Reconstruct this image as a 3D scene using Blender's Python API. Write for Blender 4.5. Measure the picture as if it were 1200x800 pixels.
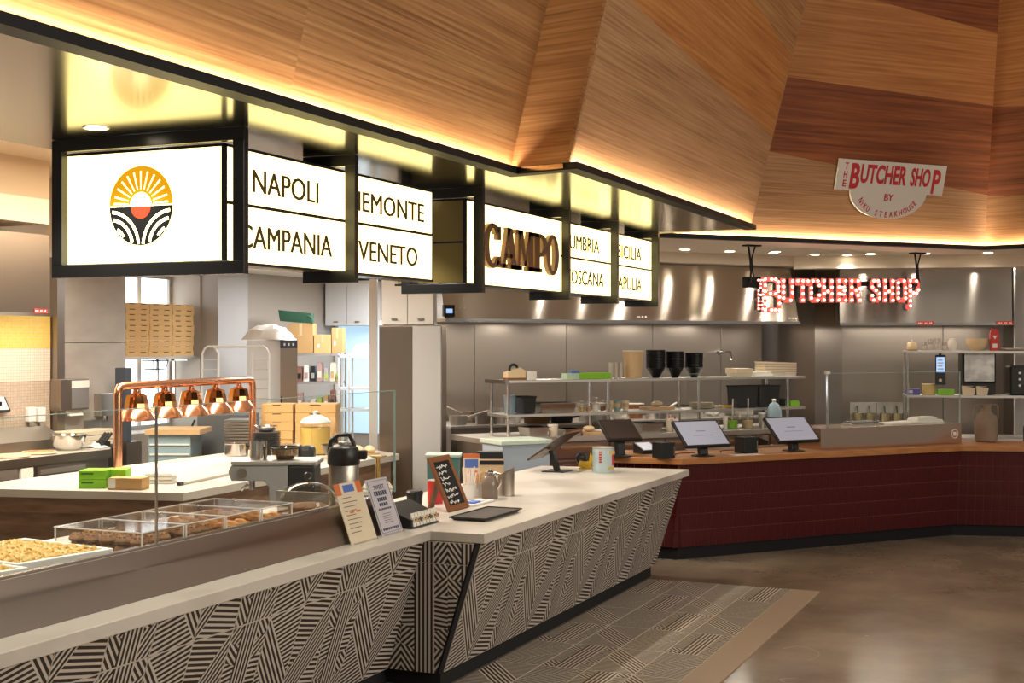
import bpy, math, random
from mathutils import Vector, Matrix
random.seed(7)
sc = bpy.context.scene
for o in list(bpy.data.objects): bpy.data.objects.remove(o)
COL = sc.collection
# ---------------------------------------------------------------- camera, light, exposure
YAW = math.radians(23.3); FPX = 1580.0; CH = 2.0
cam = bpy.data.objects.new('camera', bpy.data.cameras.new('camera')); COL.objects.link(cam)
cam.location = (0, 0, CH); cam.rotation_euler = (math.pi/2, 0, YAW)
cam.data.sensor_width = 36; cam.data.lens = 36*FPX/1200; cam.data.clip_end = 200
sc.camera = cam
w = bpy.data.worlds.new('world'); sc.world = w; w.use_nodes = True
w.node_tree.nodes['Background'].inputs[0].default_value = (1.0, .89, .77, 1)
w.node_tree.nodes['Background'].inputs[1].default_value = .22
sc.view_settings.view_transform = 'Standard'; sc.view_settings.look = 'None'
sc.view_settings.gamma = 1; sc.view_settings.use_curve_mapping = False
sc.view_settings.exposure = 0.0
sc.cycles.max_bounces = 8; sc.cycles.transparent_max_bounces = 16; sc.cycles.sample_clamp_indirect = 6
WARM = (1.0, .74, .46); NEUT = (1.0, .90, .77)
def area(name, loc, size, power, col, rot=(0, 0, 0), sy=None):
    l = bpy.data.lights.new(name, 'AREA'); l.energy = power; l.color = col; l.size = size
    if sy: l.shape = 'RECTANGLE'; l.size_y = sy
    o = bpy.data.objects.new(name, l); o.location = loc; o.rotation_euler = rot; COL.objects.link(o); return o
# broad fill lights without fixtures, for the hall and under the kitchen ceiling
area('hall_fill', (7.5, 5.0, 4.6), 3.0, 520, NEUT, (0, math.radians(74), 0), 9)  # added side fill aimed at the canopy and counter fronts
area('hall_fill', (2.5, 6.0, 7.0), 3.0, 100, NEUT, (0, 0, 0), 9)
area('kitchen_fill', (-7.2, 9.0, 3.66), 1.2, 300, NEUT, (0, 0, 0), 3.6)
area('kitchen_fill', (-8.0, 14.9, 2.86), 1.4, 150, (.92, .96, 1.0), (0, 0, 0), 2.6)  # cool fill added to lighten the white cupboards at the rear

# ---------------------------------------------------------------- pixel -> place helpers
RX = Vector((math.cos(YAW), math.sin(YAW))); FY = Vector((-math.sin(YAW), math.cos(YAW)))
def Pd(px, py, d):
    p = RX*((px-600)/FPX*d) + FY*d
    return Vector((p.x, p.y, CH + (400-py)/FPX*d))
def Pz(px, py, z): return Pd(px, py, (CH-z)*FPX/(py-400))
def cw(X, Z):
    p = RX*X + FY*Z; return Vector((p.x, p.y, 0))
def y_at(px, x):
    a = (px-600)/FPX; Z = x/(a*RX.x + FY.x); return Z*(a*RX.y + FY.y)
def zy(py, x, y):                       # height of image row py above the spot (x, y)
    return CH + (400-py)/FPX*(FY.x*x + FY.y*y)
RANG = math.radians(51.0)               # direction of the rear kitchen line
RU = Vector((math.cos(RANG), math.sin(RANG))); RW = Vector((-math.sin(RANG), math.cos(RANG)))
R0 = cw(1.667, 15.05).xy
def Rp(u, w, z=0):
    p = R0 + RU*u + RW*w; return Vector((p.x, p.y, z))
def Ru(px, w):                          # u of pixel column px on the line at offset w
    a = (px-600)/FPX; d = RX*a + FY; base = R0 + RW*w
    # t*d = base + u*RU
    det = d.x*(-RU.y) + RU.x*d.y
    t = (base.x*(-RU.y) + RU.x*base.y)/det
    return (d*t - base).dot(RU)
def Rz(py, u, w):
    p = Rp(u, w); return CH + (400-py)/FPX*(p.xy.dot(FY))

# ---------------------------------------------------------------- materials
MATS = {}
def mat(name, col, rough=.5, metal=0., emit=None, es=0., alpha=None, ani=0., spec=.5, coat=0., noise=None, bump=0.):
    if name in MATS: return MATS[name]
    m = bpy.data.materials.new(name); m.use_nodes = True; nt = m.node_tree; b = nt.nodes['Principled BSDF']
    b.inputs['Base Color'].default_value = (*col, 1); b.inputs['Roughness'].default_value = rough
    b.inputs['Metallic'].default_value = metal; b.inputs['Specular IOR Level'].default_value = spec
    b.inputs['Coat Weight'].default_value = coat
    if emit: b.inputs['Emission Color'].default_value = (*emit, 1); b.inputs['Emission Strength'].default_value = es
    if ani:
        b.inputs['Anisotropic'].default_value = abs(ani)
        t = nt.nodes.new('ShaderNodeTangent'); t.direction_type = 'RADIAL'; t.axis = 'Z' if ani > 0 else 'X'
        nt.links.new(t.outputs[0], b.inputs['Tangent'])
    if noise:                            # (scale xyz, second colour, detail, lo, hi)
        sc3, c2, det, lo, hi = noise
        tc = nt.nodes.new('ShaderNodeTexCoord'); mp = nt.nodes.new('ShaderNodeMapping'); mp.inputs['Scale'].default_value = sc3
        n = nt.nodes.new('ShaderNodeTexNoise'); n.inputs['Scale'].default_value = 1; n.inputs['Detail'].default_value = det
        r = nt.nodes.new('ShaderNodeValToRGB'); r.color_ramp.elements[0].position = lo; r.color_ramp.elements[1].position = hi
        r.color_ramp.elements[0].color = (*col, 1); r.color_ramp.elements[1].color = (*c2, 1)
        nt.links.new(tc.outputs['Object'], mp.inputs[0]); nt.links.new(mp.outputs[0], n.inputs['Vector'])
        nt.links.new(n.outputs[0], r.inputs[0]); nt.links.new(r.outputs[0], b.inputs['Base Color'])
        if bump:
            bp = nt.nodes.new('ShaderNodeBump'); bp.inputs['Strength'].default_value = bump; bp.inputs['Distance'].default_value = .01
            nt.links.new(n.outputs[0], bp.inputs['Height']); nt.links.new(bp.outputs[0], b.inputs['Normal'])
    MATS[name] = m; return m
def glassmat(name, tint, refl=.08, rough=.02):
    if name in MATS: return MATS[name]
    m = bpy.data.materials.new(name); m.use_nodes = True; nt = m.node_tree
    for n in list(nt.nodes): nt.nodes.remove(n)
    out = nt.nodes.new('ShaderNodeOutputMaterial'); mx = nt.nodes.new('ShaderNodeMixShader')
    tr = nt.nodes.new('ShaderNodeBsdfTransparent'); tr.inputs[0].default_value = (*tint, 1)
    gl = nt.nodes.new('ShaderNodeBsdfGlossy'); gl.inputs['Roughness'].default_value = rough
    lw = nt.nodes.new('ShaderNodeLayerWeight'); fr = nt.nodes.new('ShaderNodeMath'); fr.operation = 'POWER'; fr.inputs[1].default_value = 4
    nt.links.new(lw.outputs['Facing'], fr.inputs[0])
    mt = nt.nodes.new('ShaderNodeMath'); mt.operation = 'MULTIPLY_ADD'; mt.inputs[1].default_value = .35; mt.inputs[2].default_value = refl*.25
    nt.links.new(fr.outputs[0], mt.inputs[0]); nt.links.new(mt.outputs[0], mx.inputs[0])
    nt.links.new(tr.outputs[0], mx.inputs[1]); nt.links.new(gl.outputs[0], mx.inputs[2]); nt.links.new(mx.outputs[0], out.inputs[0])
    MATS[name] = m; return m
def veneer(name, c1, c2, c3, vs=70):
    if name in MATS: return MATS[name]
    m = bpy.data.materials.new(name); m.use_nodes = True; nt = m.node_tree; b = nt.nodes['Principled BSDF']
    b.inputs['Roughness'].default_value = .5; b.inputs['Specular IOR Level'].default_value = .3
    uv = nt.nodes.new('ShaderNodeTexCoord')
    def nz(scale, det, dist=0.):
        mp = nt.nodes.new('ShaderNodeMapping'); mp.inputs['Scale'].default_value = (*scale, 1)
        n = nt.nodes.new('ShaderNodeTexNoise'); n.inputs['Scale'].default_value = 1; n.inputs['Detail'].default_value = det
        n.inputs['Distortion'].default_value = dist
        nt.links.new(uv.outputs['UV'], mp.inputs[0]); nt.links.new(mp.outputs[0], n.inputs['Vector']); return n
    n1 = nz((.9, vs), 4); n2 = nz((.35, 5), 3, .4); n3 = nz((6, vs*2.2), 2)
    r = nt.nodes.new('ShaderNodeValToRGB'); e = r.color_ramp.elements
    e[0].position = .34; e[0].color = (*c1, 1); e[1].position = .68; e[1].color = (*c3, 1)
    k = e.new(.5); k.color = (*c2, 1)
    ad = nt.nodes.new('ShaderNodeMath'); ad.operation = 'MULTIPLY_ADD'; ad.inputs[1].default_value = .62
    a2 = nt.nodes.new('ShaderNodeMath'); a2.operation = 'MULTIPLY_ADD'; a2.inputs[1].default_value = .28
    a3 = nt.nodes.new('ShaderNodeMath'); a3.operation = 'MULTIPLY'; a3.inputs[1].default_value = .1
    nt.links.new(n1.outputs[0], ad.inputs[0]); nt.links.new(n2.outputs[0], a2.inputs[0]); nt.links.new(n3.outputs[0], a3.inputs[0])
    nt.links.new(a3.outputs[0], a2.inputs[2]); nt.links.new(a2.outputs[0], ad.inputs[2])
    nt.links.new(ad.outputs[0], r.inputs[0]); nt.links.new(r.outputs[0], b.inputs['Base Color'])
    MATS[name] = m; return m

M_STEEL = mat('brushed_steel', (.50, .44, .385), .32, 1, ani=.6)
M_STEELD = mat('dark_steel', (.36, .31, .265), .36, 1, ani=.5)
M_STEELR = mat('satin_steel', (.6, .57, .53), .42, 1)
M_HOOD = mat('vertical_sheen_steel', (.6, .55, .49), .2, 1, ani=-1.0)
M_REFLECT = mat('painted_reflection_steel', (.78, .79, .8), .32, .55)  # paler base colour imitates a bright reflection on one refrigerator door
M_CHROME = mat('polished_steel', (.72, .7, .68), .14, 1)
M_COPPER = mat('copper', (.82, .40, .24), .2, 1)
M_COPPERD = mat('aged_copper_glass', (.58, .27, .11), .1, 1)
M_BRASS = mat('brass', (.8, .55, .2), .25, 1)
M_BLACK = mat('black_metal', (.012, .012, .013), .5, spec=.2)
M_BLACKP = mat('black_plastic', (.012, .012, .013), .35)
M_BLACKM = mat('black_matte', (.01, .01, .01), .8)
M_FRAME = mat('sign_frame_black', (.022, .022, .023), .25, spec=.5)
M_WHITE = mat('white_plastic', (.82, .8, .76), .4)
M_PAPER = mat('paper', (.86, .82, .74), .8)
M_CREAM = mat('cream_paper', (.82, .7, .52), .8)
M_WOODD = mat('walnut', (.17, .09, .05), .5, noise=((3, 3, 22), (.3, .18, .11), 4, .35, .65))
M_WOODO = mat('orange_wood', (.40, .155, .045), .42, noise=((5, 5, 30), (.52, .23, .075), 4, .35, .65))
M_WOODL = mat('light_wood', (.62, .4, .2), .5)
M_WOODB = mat('brown_wood', (.24, .09, .03), .5)
M_STONE = mat('white_quartz', (.52, .47, .41), .3, noise=((1.3, 1.3, 1.3), (.66, .61, .54), 6, .36, .5))
M_CARD = mat('kraft_cardboard', (.56, .33, .13), .8)
M_CARD2 = mat('pizza_kraft', (.68, .42, .17), .8)
M_CARDL = mat('pale_kraft', (.7, .5, .28), .8)
M_DARKSLOT = mat('box_slot', (.10, .05, .02), .9)
M_TILEL = mat('tile_light', (.62, .55, .48), .5)
M_TILED = mat('tile_dark', (.028, .02, .016), .5)
M_TILELF = mat('floor_tile_light', (.82, .71, .58), .5)
M_TILEDF = mat('floor_tile_dark', (.03, .022, .017), .45)
M_GROUT = mat('grout', (.16, .13, .11), .9)
M_REDT = mat('oxblood_glaze', (.062, .006, .009), .24, noise=((3, 3, 3), (.095, .010, .013), 2, .35, .65))
M_REDG = mat('red_grout', (.2, .06, .055), .9)
M_CONC = mat('concrete_panel', (.36, .32, .28), .65, noise=((1.2, 1.2, 3), (.46, .42, .37), 6, .35, .65))
M_PLASTER = mat('cream_plaster', (.74, .6, .42), .8)
M_PLASTERT = mat('tan_plaster', (.62, .46, .29), .8)
M_CEIL = mat('ceiling_paint', (.86, .77, .65), .6)
M_WALLT = mat('beige_tile_wall', (.43, .37, .31), .5)
M_WALLT2 = mat('grey_column', (.42, .4, .38), .6)
M_GLASS = glassmat('clear_glass', (.965, .98, .97))
M_GLASSE = mat('glass_edge', (.35, .5, .44), .15)
M_ACRYL = glassmat('clear_acrylic', (.95, .94, .93), .22, .06)
M_LAMP = mat('lamp_lens', (1, .9, .75), .4, emit=(1, .86, .62), es=14)
M_LED = mat('cove_led', (1, .85, .6), .4, emit=(1.0, .80, .58), es=120)
M_PANEL = mat('sign_acrylic', (.9, .85, .7), .35, emit=(1.0, .80, .285), es=3.6)
M_TEXT = mat('sign_lettering', (.10, .065, .025), .5)
M_BRONZE = mat('bronze_letter', (.16, .075, .03), .4)
M_SOFFIT = mat('soffit_metal', (.19, .165, .115), .17, 1)
M_OLIVE = mat('amber_tinted_panel', (.32, .25, .08), .25, .3)
M_FLOORB = mat('tan_border', (.46, .345, .245), .4)
M_WINPANE = mat('bright_window', (.9, .95, 1), .3, emit=(.86, .94, 1.0), es=2.6)
M_BLUEPANE = mat('frosted_blue_window', (.6, .75, .85), .3, emit=(.40, .66, .90), es=.75)
M_GREEN = mat('lime_box', (.25, .62, .02), .6)
M_REDL = mat('red_label', (.6, .03, .025), .5)
M_SCREEN = mat('screen_grey', (.3, .3, .36), .25, emit=(.5, .52, .62), es=.35)
M_SCREENB = mat('screen_blue', (.2, .3, .5), .25, emit=(.35, .55, 1.0), es=1.1)
M_FABRIC = mat('white_cloth', (.8, .77, .72), .9)
M_SACK = mat('flour_sack', (.78, .72, .64), .9)
M_FRIDGE = mat('white_enamel', (.8, .8, .79), .35)
M_CERAM = mat('stoneware', (.23, .17, .125), .75, noise=((9, 9, 9), (.3, .225, .165), 3, .3, .7))
M_CREAMC = mat('cream_ceramic', (.78, .6, .36), .4)
M_BLUE = mat('blue_print', (.1, .2, .6), .6)
M_ORANGE = mat('orange_print', (.75, .2, .06), .6)

# polished concrete floor
m = mat('polished_concrete', (.2, .15, .1), .2); nt = m.node_tree; b = nt.nodes['Principled BSDF']
tc = nt.nodes.new('ShaderNodeTexCoord')
n1 = nt.nodes.new('ShaderNodeTexNoise'); n1.inputs['Scale'].default_value = .9; n1.inputs['Detail'].default_value = 8; n1.inputs['Roughness'].default_value = .65
r1 = nt.nodes.new('ShaderNodeValToRGB'); r1.color_ramp.elements[0].position = .3; r1.color_ramp.elements[1].position = .72
r1.color_ramp.elements[0].color = (.20, .15, .105, 1); r1.color_ramp.elements[1].color = (.40, .31, .22, 1)
n2 = nt.nodes.new('ShaderNodeTexNoise'); n2.inputs['Scale'].default_value = .45; n2.inputs['Detail'].default_value = 1.5; n2.inputs['Distortion'].default_value = 1.6
band = nt.nodes.new('ShaderNodeMath'); band.operation = 'PINGPONG'; band.inputs[1].default_value = .11
lt = nt.nodes.new('ShaderNodeMath'); lt.operation = 'LESS_THAN'; lt.inputs[1].default_value = .0011
n3 = nt.nodes.new('ShaderNodeTexNoise'); n3.inputs['Scale'].default_value = 1.1
gt = nt.nodes.new('ShaderNodeMath'); gt.operation = 'GREATER_THAN'; gt.inputs[1].default_value = .56
mu = nt.nodes.new('ShaderNodeMath'); mu.operation = 'MULTIPLY'
mu2 = nt.nodes.new('ShaderNodeMath'); mu2.operation = 'MULTIPLY'; mu2.inputs[1].default_value = .55
mx = nt.nodes.new('ShaderNodeMixRGB'); mx.inputs[2].default_value = (.5, .4, .28, 1)
L = nt.links.new
for n in (n1, n2, n3): L(tc.outputs['Object'], n.inputs['Vector'])
L(n1.outputs[0], r1.inputs[0]); L(n2.outputs[0], band.inputs[0]); L(band.outputs[0], lt.inputs[0]); L(n3.outputs[0], gt.inputs[0])
L(lt.outputs[0], mu.inputs[0]); L(gt.outputs[0], mu.inputs[1]); L(mu.outputs[0], mu2.inputs[0]); L(mu2.outputs[0], mx.inputs[0])
L(r1.outputs[0], mx.inputs[1]); L(mx.outputs[0], b.inputs['Base Color'])
rr = nt.nodes.new('ShaderNodeMapRange'); rr.inputs[3].default_value = .10; rr.inputs[4].default_value = .26
L(n1.outputs[0], rr.inputs[0]); L(rr.outputs[0], b.inputs['Roughness'])
M_FLOOR = m
V_TAN = veneer('veneer_tan', (.20, .088, .03), (.34, .17, .066), (.48, .27, .115), 58)
V_OAK = veneer('veneer_oak', (.21, .10, .043), (.34, .18, .082), (.45, .265, .135), 62)
V_RED = veneer('veneer_red', (.11, .028, .009), (.21, .06, .019), (.34, .115, .038), 34)
V_ORG = veneer('veneer_orange', (.27, .095, .026), (.39, .155, .045), (.5, .235, .08), 40)

# ---------------------------------------------------------------- mesh builder
class B:
    def __init__(s): s.v = []; s.f = []; s.m = []
    def add(s, vs, fs, mi=0):
        o = len(s.v); s.v += [tuple(v) for v in vs]; s.f += [tuple(i+o for i in f) for f in fs]; s.m += [mi]*len(fs); return s
    def bx(s, x0, x1, y0, y1, z0, z1, mi=0):
        return s.add([(x0,y0,z0),(x1,y0,z0),(x1,y1,z0),(x0,y1,z0),(x0,y0,z1),(x1,y0,z1),(x1,y1,z1),(x0,y1,z1)],
            [(0,3,2,1),(4,5,6,7),(0,1,5,4),(1,2,6,5),(2,3,7,6),(3,0,4,7)], mi)
    def box(s, c, d, mi=0):
        return s.bx(c[0]-d[0]/2, c[0]+d[0]/2, c[1]-d[1]/2, c[1]+d[1]/2, c[2]-d[2]/2, c[2]+d[2]/2, mi)
    def hexa(s, p, mi=0): return s.add(p, [(0,3,2,1),(4,5,6,7),(0,1,5,4),(1,2,6,5),(2,3,7,6),(3,0,4,7)], mi)
    def prism(s, poly, z0, z1, mi=0):         # poly: xy list, counter-clockwise
        n = len(poly)
        return s.add([(x,y,z0) for x,y in poly]+[(x,y,z1) for x,y in poly],
            [tuple(range(n-1,-1,-1)), tuple(range(n,2*n))]+[(i,(i+1)%n,n+(i+1)%n,n+i) for i in range(n)], mi)
    def prism_y(s, poly, y0, y1, mi=0):       # poly: xz list, extruded along y
        n = len(poly)
        return s.add([(x,y0,z) for x,z in poly]+[(x,y1,z) for x,z in poly],
            [tuple(range(n)), tuple(range(2*n-1,n-1,-1))]+[((i+1)%n,i,n+i,n+(i+1)%n) for i in range(n)], mi)
    def lathe(s, prof, n=24, c=(0,0,0), mi=0, cap=True, ph=0.):
        k = len(prof); vs = []
        for r, z in prof:
            for i in range(n):
                a = ph+2*math.pi*i/n; vs.append((c[0]+r*math.cos(a), c[1]+r*math.sin(a), c[2]+z))
        fs = [(j*n+i, j*n+(i+1)%n, (j+1)*n+(i+1)%n, (j+1)*n+i) for j in range(k-1) for i in range(n)]
        if cap: fs += [tuple(range(n-1,-1,-1)), tuple(range((k-1)*n, k*n))]
        return s.add(vs, fs, mi)
    def tube(s, pts, r, n=10, mi=0, cap=True, closed=False):
        pts = [Vector(p) for p in pts]; K = len(pts); vs = []
        up = None
        for i, p in enumerate(pts):
            if closed: d = pts[(i+1) % K]-pts[i-1]
            else: d = (pts[min(i+1, K-1)]-pts[max(i-1, 0)])
            d.normalize()
            if up is None: up = Vector((0,0,1)) if abs(d.z) < .9 else Vector((1,0,0))
            e = d.cross(up); e.normalize(); up = e.cross(d); up.normalize()
            rr = r[i] if isinstance(r, (list, tuple)) else r
            for q in range(n):
                a = 2*math.pi*q/n; vs.append(p+e*(rr*math.cos(a))+up*(rr*math.sin(a)))
        J = K if closed else K-1
        fs = [(j*n+i, j*n+(i+1)%n, ((j+1)%K)*n+(i+1)%n, ((j+1)%K)*n+i) for j in range(J) for i in range(n)]
        if cap and not closed: fs += [tuple(range(n-1,-1,-1)), tuple(range((K-1)*n, K*n))]
        return s.add(vs, fs, mi)
    def ball(s, c, r, n=10, k=6, sz=1., mi=0):
        pr = [(max(1e-4, r*math.sin(math.pi*j/k)), -r*sz*math.cos(math.pi*j/k)) for j in range(k+1)]
        return s.lathe(pr, n, c, mi, cap=False)
    def face(s, pts, mi=0): return s.add(pts, [tuple(range(len(pts)))], mi)
    def mesh(s, name, mats, smooth=False):
        me = bpy.data.meshes.new(name); me.from_pydata(s.v, [], s.f)
        for x in (mats if isinstance(mats, (list, tuple)) else [mats]): me.materials.append(x)
        if len(me.materials) > 1: me.polygons.foreach_set('material_index', s.m)
        if smooth:
            me.polygons.foreach_set('use_smooth', [True]*len(me.polygons)); me.set_sharp_from_angle(angle=math.radians(38))
        me.update(); return me
def link(name, me, parent=None, loc=(0,0,0), rz=0., rot=None):
    o = bpy.data.objects.new(name, me); COL.objects.link(o); o.location = loc
    o.rotation_euler = rot if rot else (0, 0, rz)
    if parent: o.parent = parent
    return o
def part(name, b, mats, parent=None, smooth=False, bevel=0., loc=(0,0,0), rz=0., rot=None):
    o = link(name, b.mesh(name, mats, smooth), parent, loc, rz, rot)
    if bevel:
        md = o.modifiers.new('bevel', 'BEVEL'); md.width = bevel; md.segments = 2; md.limit_method = 'ANGLE'
    return o
def tag(o, label, cat, group=None):
    o['label'] = label; o['category'] = cat
    if group: o['group'] = group
    return o
def thing(name, label, cat, loc=(0,0,0), rz=0., group=None):
    o = bpy.data.objects.new(name, None); COL.objects.link(o); o.location = loc; o.rotation_euler = (0,0,rz)
    o.empty_display_size = .05
    return tag(o, label, cat, group)
def struct(o): o['kind'] = 'structure'; return o
def kids(o): return [c for c in bpy.data.objects if c.parent == o]
def copy_tree(o, loc=None, rz=None, label=None, parent=None):
    c = o.copy(); COL.objects.link(c); c.parent = parent
    if loc is not None: c.location = loc
    if rz is not None: c.rotation_euler = (0,0,rz)
    if label: c['label'] = label
    for ch in kids(o): copy_tree(ch, parent=c)
    return c
def basis(o, loc, right, up):
    r = Vector(right).normalized(); u = Vector(up).normalized(); y = u.cross(r)
    m = Matrix(((r.x,y.x,u.x,loc[0]),(r.y,y.y,u.y,loc[1]),(r.z,y.z,u.z,loc[2]),(0,0,0,1)))
    o.matrix_basis = m; return o
_tx = {}
def text_mesh(s, h, sx=1., ext=.002, off=0., mats=None, align='CENTER', shear=0., bold=0.):
    """lettering lying in local XZ, facing -Y; h is the cap height"""
    key = (s, h, sx, ext, off, align, mats.name if mats else None, bold)
    if key in _tx: return _tx[key]
    cu = bpy.data.curves.new('lettering', 'FONT'); cu.body = s; cu.align_x = align; cu.size = 1; cu.extrude = 0; cu.offset = off
    cu.resolution_u = 3; cu.shear = shear
    t = bpy.data.objects.new('tmp', cu); me = bpy.data.meshes.new_from_object(t)
    bpy.data.objects.remove(t)
    k = h/.727
    vs = [(v.co.x*k*sx, 0, v.co.y*k) for v in me.vertices]
    fs = [tuple(p.vertices) for p in me.polygons]
    bpy.data.meshes.remove(me); bpy.data.curves.remove(cu)
    n = len(vs); ed = {}
    for f in fs:
        for i in range(len(f)):
            a, b2 = f[i], f[(i+1) % len(f)]
            ed[(a, b2)] = ed.get((a, b2), 0)+1
    V = [(x, -ext, z) for x, y, z in vs]+[(x, 0, z) for x, y, z in vs]
    Fc = list(fs)+[(a, a+n, b2+n, b2) for (a, b2) in ed if (b2, a) not in ed]
    if bold:
        N2 = len(V); V = V+[(x+bold, y-.0003, z) for x, y, z in V]; Fc = Fc+[tuple(i+N2 for i in f) for f in Fc]
    me = bpy.data.meshes.new('lettering'); me.from_pydata(V, [], Fc)
    if mats: me.materials.append(mats)
    me.update(); _tx[key] = me; return me
def bnds(me):
    xs = [v.co.x for v in me.vertices]; return min(xs), max(xs)
def text(s, h, mats, parent, loc, width=None, ext=.002, off=0., name='lettering', align='CENTER', rot=None, bold=0.):
    me = text_mesh(s, h, 1., ext, off, mats, align, 0., bold)
    sx = 1.
    if width: a, b2 = bnds(me); sx = width/(b2-a)
    o = link(name, me, parent, loc, rot=rot); o.scale = (sx, 1, 1); return o
def clip(poly, nx, ny, d):               # keep nx*x+ny*y <= d
    out = []
    for i in range(len(poly)):
        a, b2 = poly[i], poly[(i+1) % len(poly)]
        da, db = nx*a[0]+ny*a[1]-d, nx*b2[0]+ny*b2[1]-d
        if da <= 0: out.append(a)
        if (da < 0 < db) or (db < 0 < da):
            t = da/(da-db); out.append((a[0]+t*(b2[0]-a[0]), a[1]+t*(b2[1]-a[1])))
    return out
# ================================================================ SETTING
floor = struct(part('floor', B().bx(-11, 9, -4, 24, -.06, 0), M_FLOOR))
# patterned tile ---------------------------------------------------------------
TW, TH = .30, .632
def zones(kind):
    W, H = TW, TH
    if kind == 0:        # vertical band between wedges
        z = [([(.085,0),(.215,0),(.215,H),(.085,H)], 90)]
        c = [0, .13, .24, .43, .53, H]; ang = [-52, 40, 6, -42, 48]
        for i in range(5):
            a, b2 = c[i], c[i+1]
            z += [([(0,a+(.03 if i else 0)),(.085,a),(.085,b2),(0,b2+(.03 if i < 4 else 0))], ang[i]), ([(.215,a),(W,a+(.03 if i else 0)),(W,b2+(.03 if i < 4 else 0)),(.215,b2)], -ang[i])]
        return z
    zs = [([(0,H),(W,.27),(W,H)], 12), ([(0,H),(0,.36),(W,0),(W,.27)], -51), ([(0,.36),(0,0),(W,0)], 12)]
    if kind == 1: return zs
    return [([(W-x, y) for x, y in reversed(p)], -a) for p, a in zs]
def tile_mesh(kind, u0, u1, v0, v1, mats, per=.0262):
    g = .0012
    b = B().bx(u0+g, u1-g, -.008, .0, v0+g, v1-g)
    for zi, (poly, ang) in enumerate(zones(kind)):
        for (nx, ny, d) in ((-1,0,-u0-.004),(1,0,u1-.004),(0,-1,-v0-.004),(0,1,v1-.004)):
            poly = clip(poly, nx, ny, d) if poly else poly
        if len(poly) < 3: continue
        t = math.radians(ang); nx, ny = -math.sin(t), math.cos(t)
        ds = [nx*x+ny*y for x, y in poly]; k0 = math.floor(min(ds)/per)-1; k1 = math.ceil(max(ds)/per)+1
        for k in range(k0, k1):
            q = clip(clip(poly, nx, ny, k*per+per*.76), -nx, -ny, -(k*per+per*.24))
            if len(q) >= 3:
                ar = sum(q[i][0]*q[(i+1)%len(q)][1]-q[(i+1)%len(q)][0]*q[i][1] for i in range(len(q)))
                if ar < 0: q = q[::-1]
                if abs(ar) > 2e-5: b.face([(x, -.0086, y) for x, y in q], 1)
    return b.mesh('tile', mats)
_tm = {}
def tile(kind, u0, u1, v0, v1, mats, key):
    k = (kind, round(u0,3), round(u1,3), round(v0,3), round(v1,3), key)
    if k not in _tm: _tm[k] = tile_mesh(kind, u0, u1, v0, v1, mats)
    return _tm[k]
def tile_run(parent, org, right, up, length, k0=0, rows=None, mats=(M_TILEL, M_TILED), key='w', rev=False):
    """tiles from org (top left) along right, downwards; rows = list of heights"""
    u = 0; k = k0; R = Vector(right).normalized(); U = Vector(up).normalized(); n = 0
    while u < length-.01:
        w_ = min(TW, length-u); d = 0
        for h, v0 in rows:
            o = link('tile', tile(k % 3, 0, w_, v0, v0+h, mats, key), parent)
            p = Vector(org)+R*u-U*(d+h)-U*v0
            basis(o, p, right, up); d += h; n += 1
        u += TW; k += 1
    return n
# pattern inlay in the floor
inl = part('tile_bed', B().bx(-3.45, -2.22, 2.4, 10.85, 0, .002), M_GROUT, floor)
x = -3.42; i = 0
while x < -2.23:
    tw = min(TW, -2.22-x); y = 10.85; j = 0
    while y > 2.6:
        o = link('floor_tile', tile((i+2*j) % 3, 0, tw, 0, TH, (M_TILELF, M_TILEDF), 'f'), floor)
        basis(o, (x, y-TH, .001), (1,0,0), (0,1,0)); y -= TH; j += 1
    x += TW; i += 1
part('border_strip', B().bx(-2.22, -2.0, 2.4, 10.85, 0, .009), M_FLOORB, floor)

# ---------------------------------------------------------------- patterned service counter
XL, XR, YS, YE = -3.49, -3.15, 6.92, 11.13
ct = part('stone_worktop', B().prism([(-4.43,2.4),(XL,2.4),(XL,YS),(XR,YS),(XR,YE),(-4.43,10.93)], .859, .914), M_STONE, bevel=.004)
tag(ct, 'pale veined stone worktop with a stepped front edge over patterned tiles', 'worktop')
cb = thing('service_counter', 'long service counter faced with black and cream geometric tiles', 'counter', (-3.9, 7.0, 0))
off = -cb.location
REC = .24; PH = .757
def slanted(xt, y0, y1, back):
    return B().hexa([(xt-REC-back,y0,.10),(xt-REC,y0,.10),(xt-REC,y1,.10),(xt-REC-back,y1,.10),
                     (xt-back-REC,y0,.857),(xt,y0,.857),(xt,y1,.857),(xt-back-REC,y1,.857)])
xl, xr = XL-.045, XR-.045
fl = part('front_panel', slanted(xl, 2.4, YS+.03, .5), M_GROUT, cb, loc=off)
fr = part('front_panel', slanted(xr, YS+.03, YE-.06, .85), M_GROUT, cb, loc=off)
up = Vector((REC, 0, PH)); SL = up.length
rows = [(SL-TH, 0.0), (TH, 0.0)]
nrm = Vector((PH, 0, -REC)).normalized()*.0005
lo = Vector(off)
tile_run(fl, Vector((xl, 2.4+.015, .857))+nrm, (0,1,0), up, YS-2.4, 0, rows)
tile_run(fr, Vector((xr, YS+.05, .857))+nrm, (0,1,0), up, YE-YS-.13, 1, rows)
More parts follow.
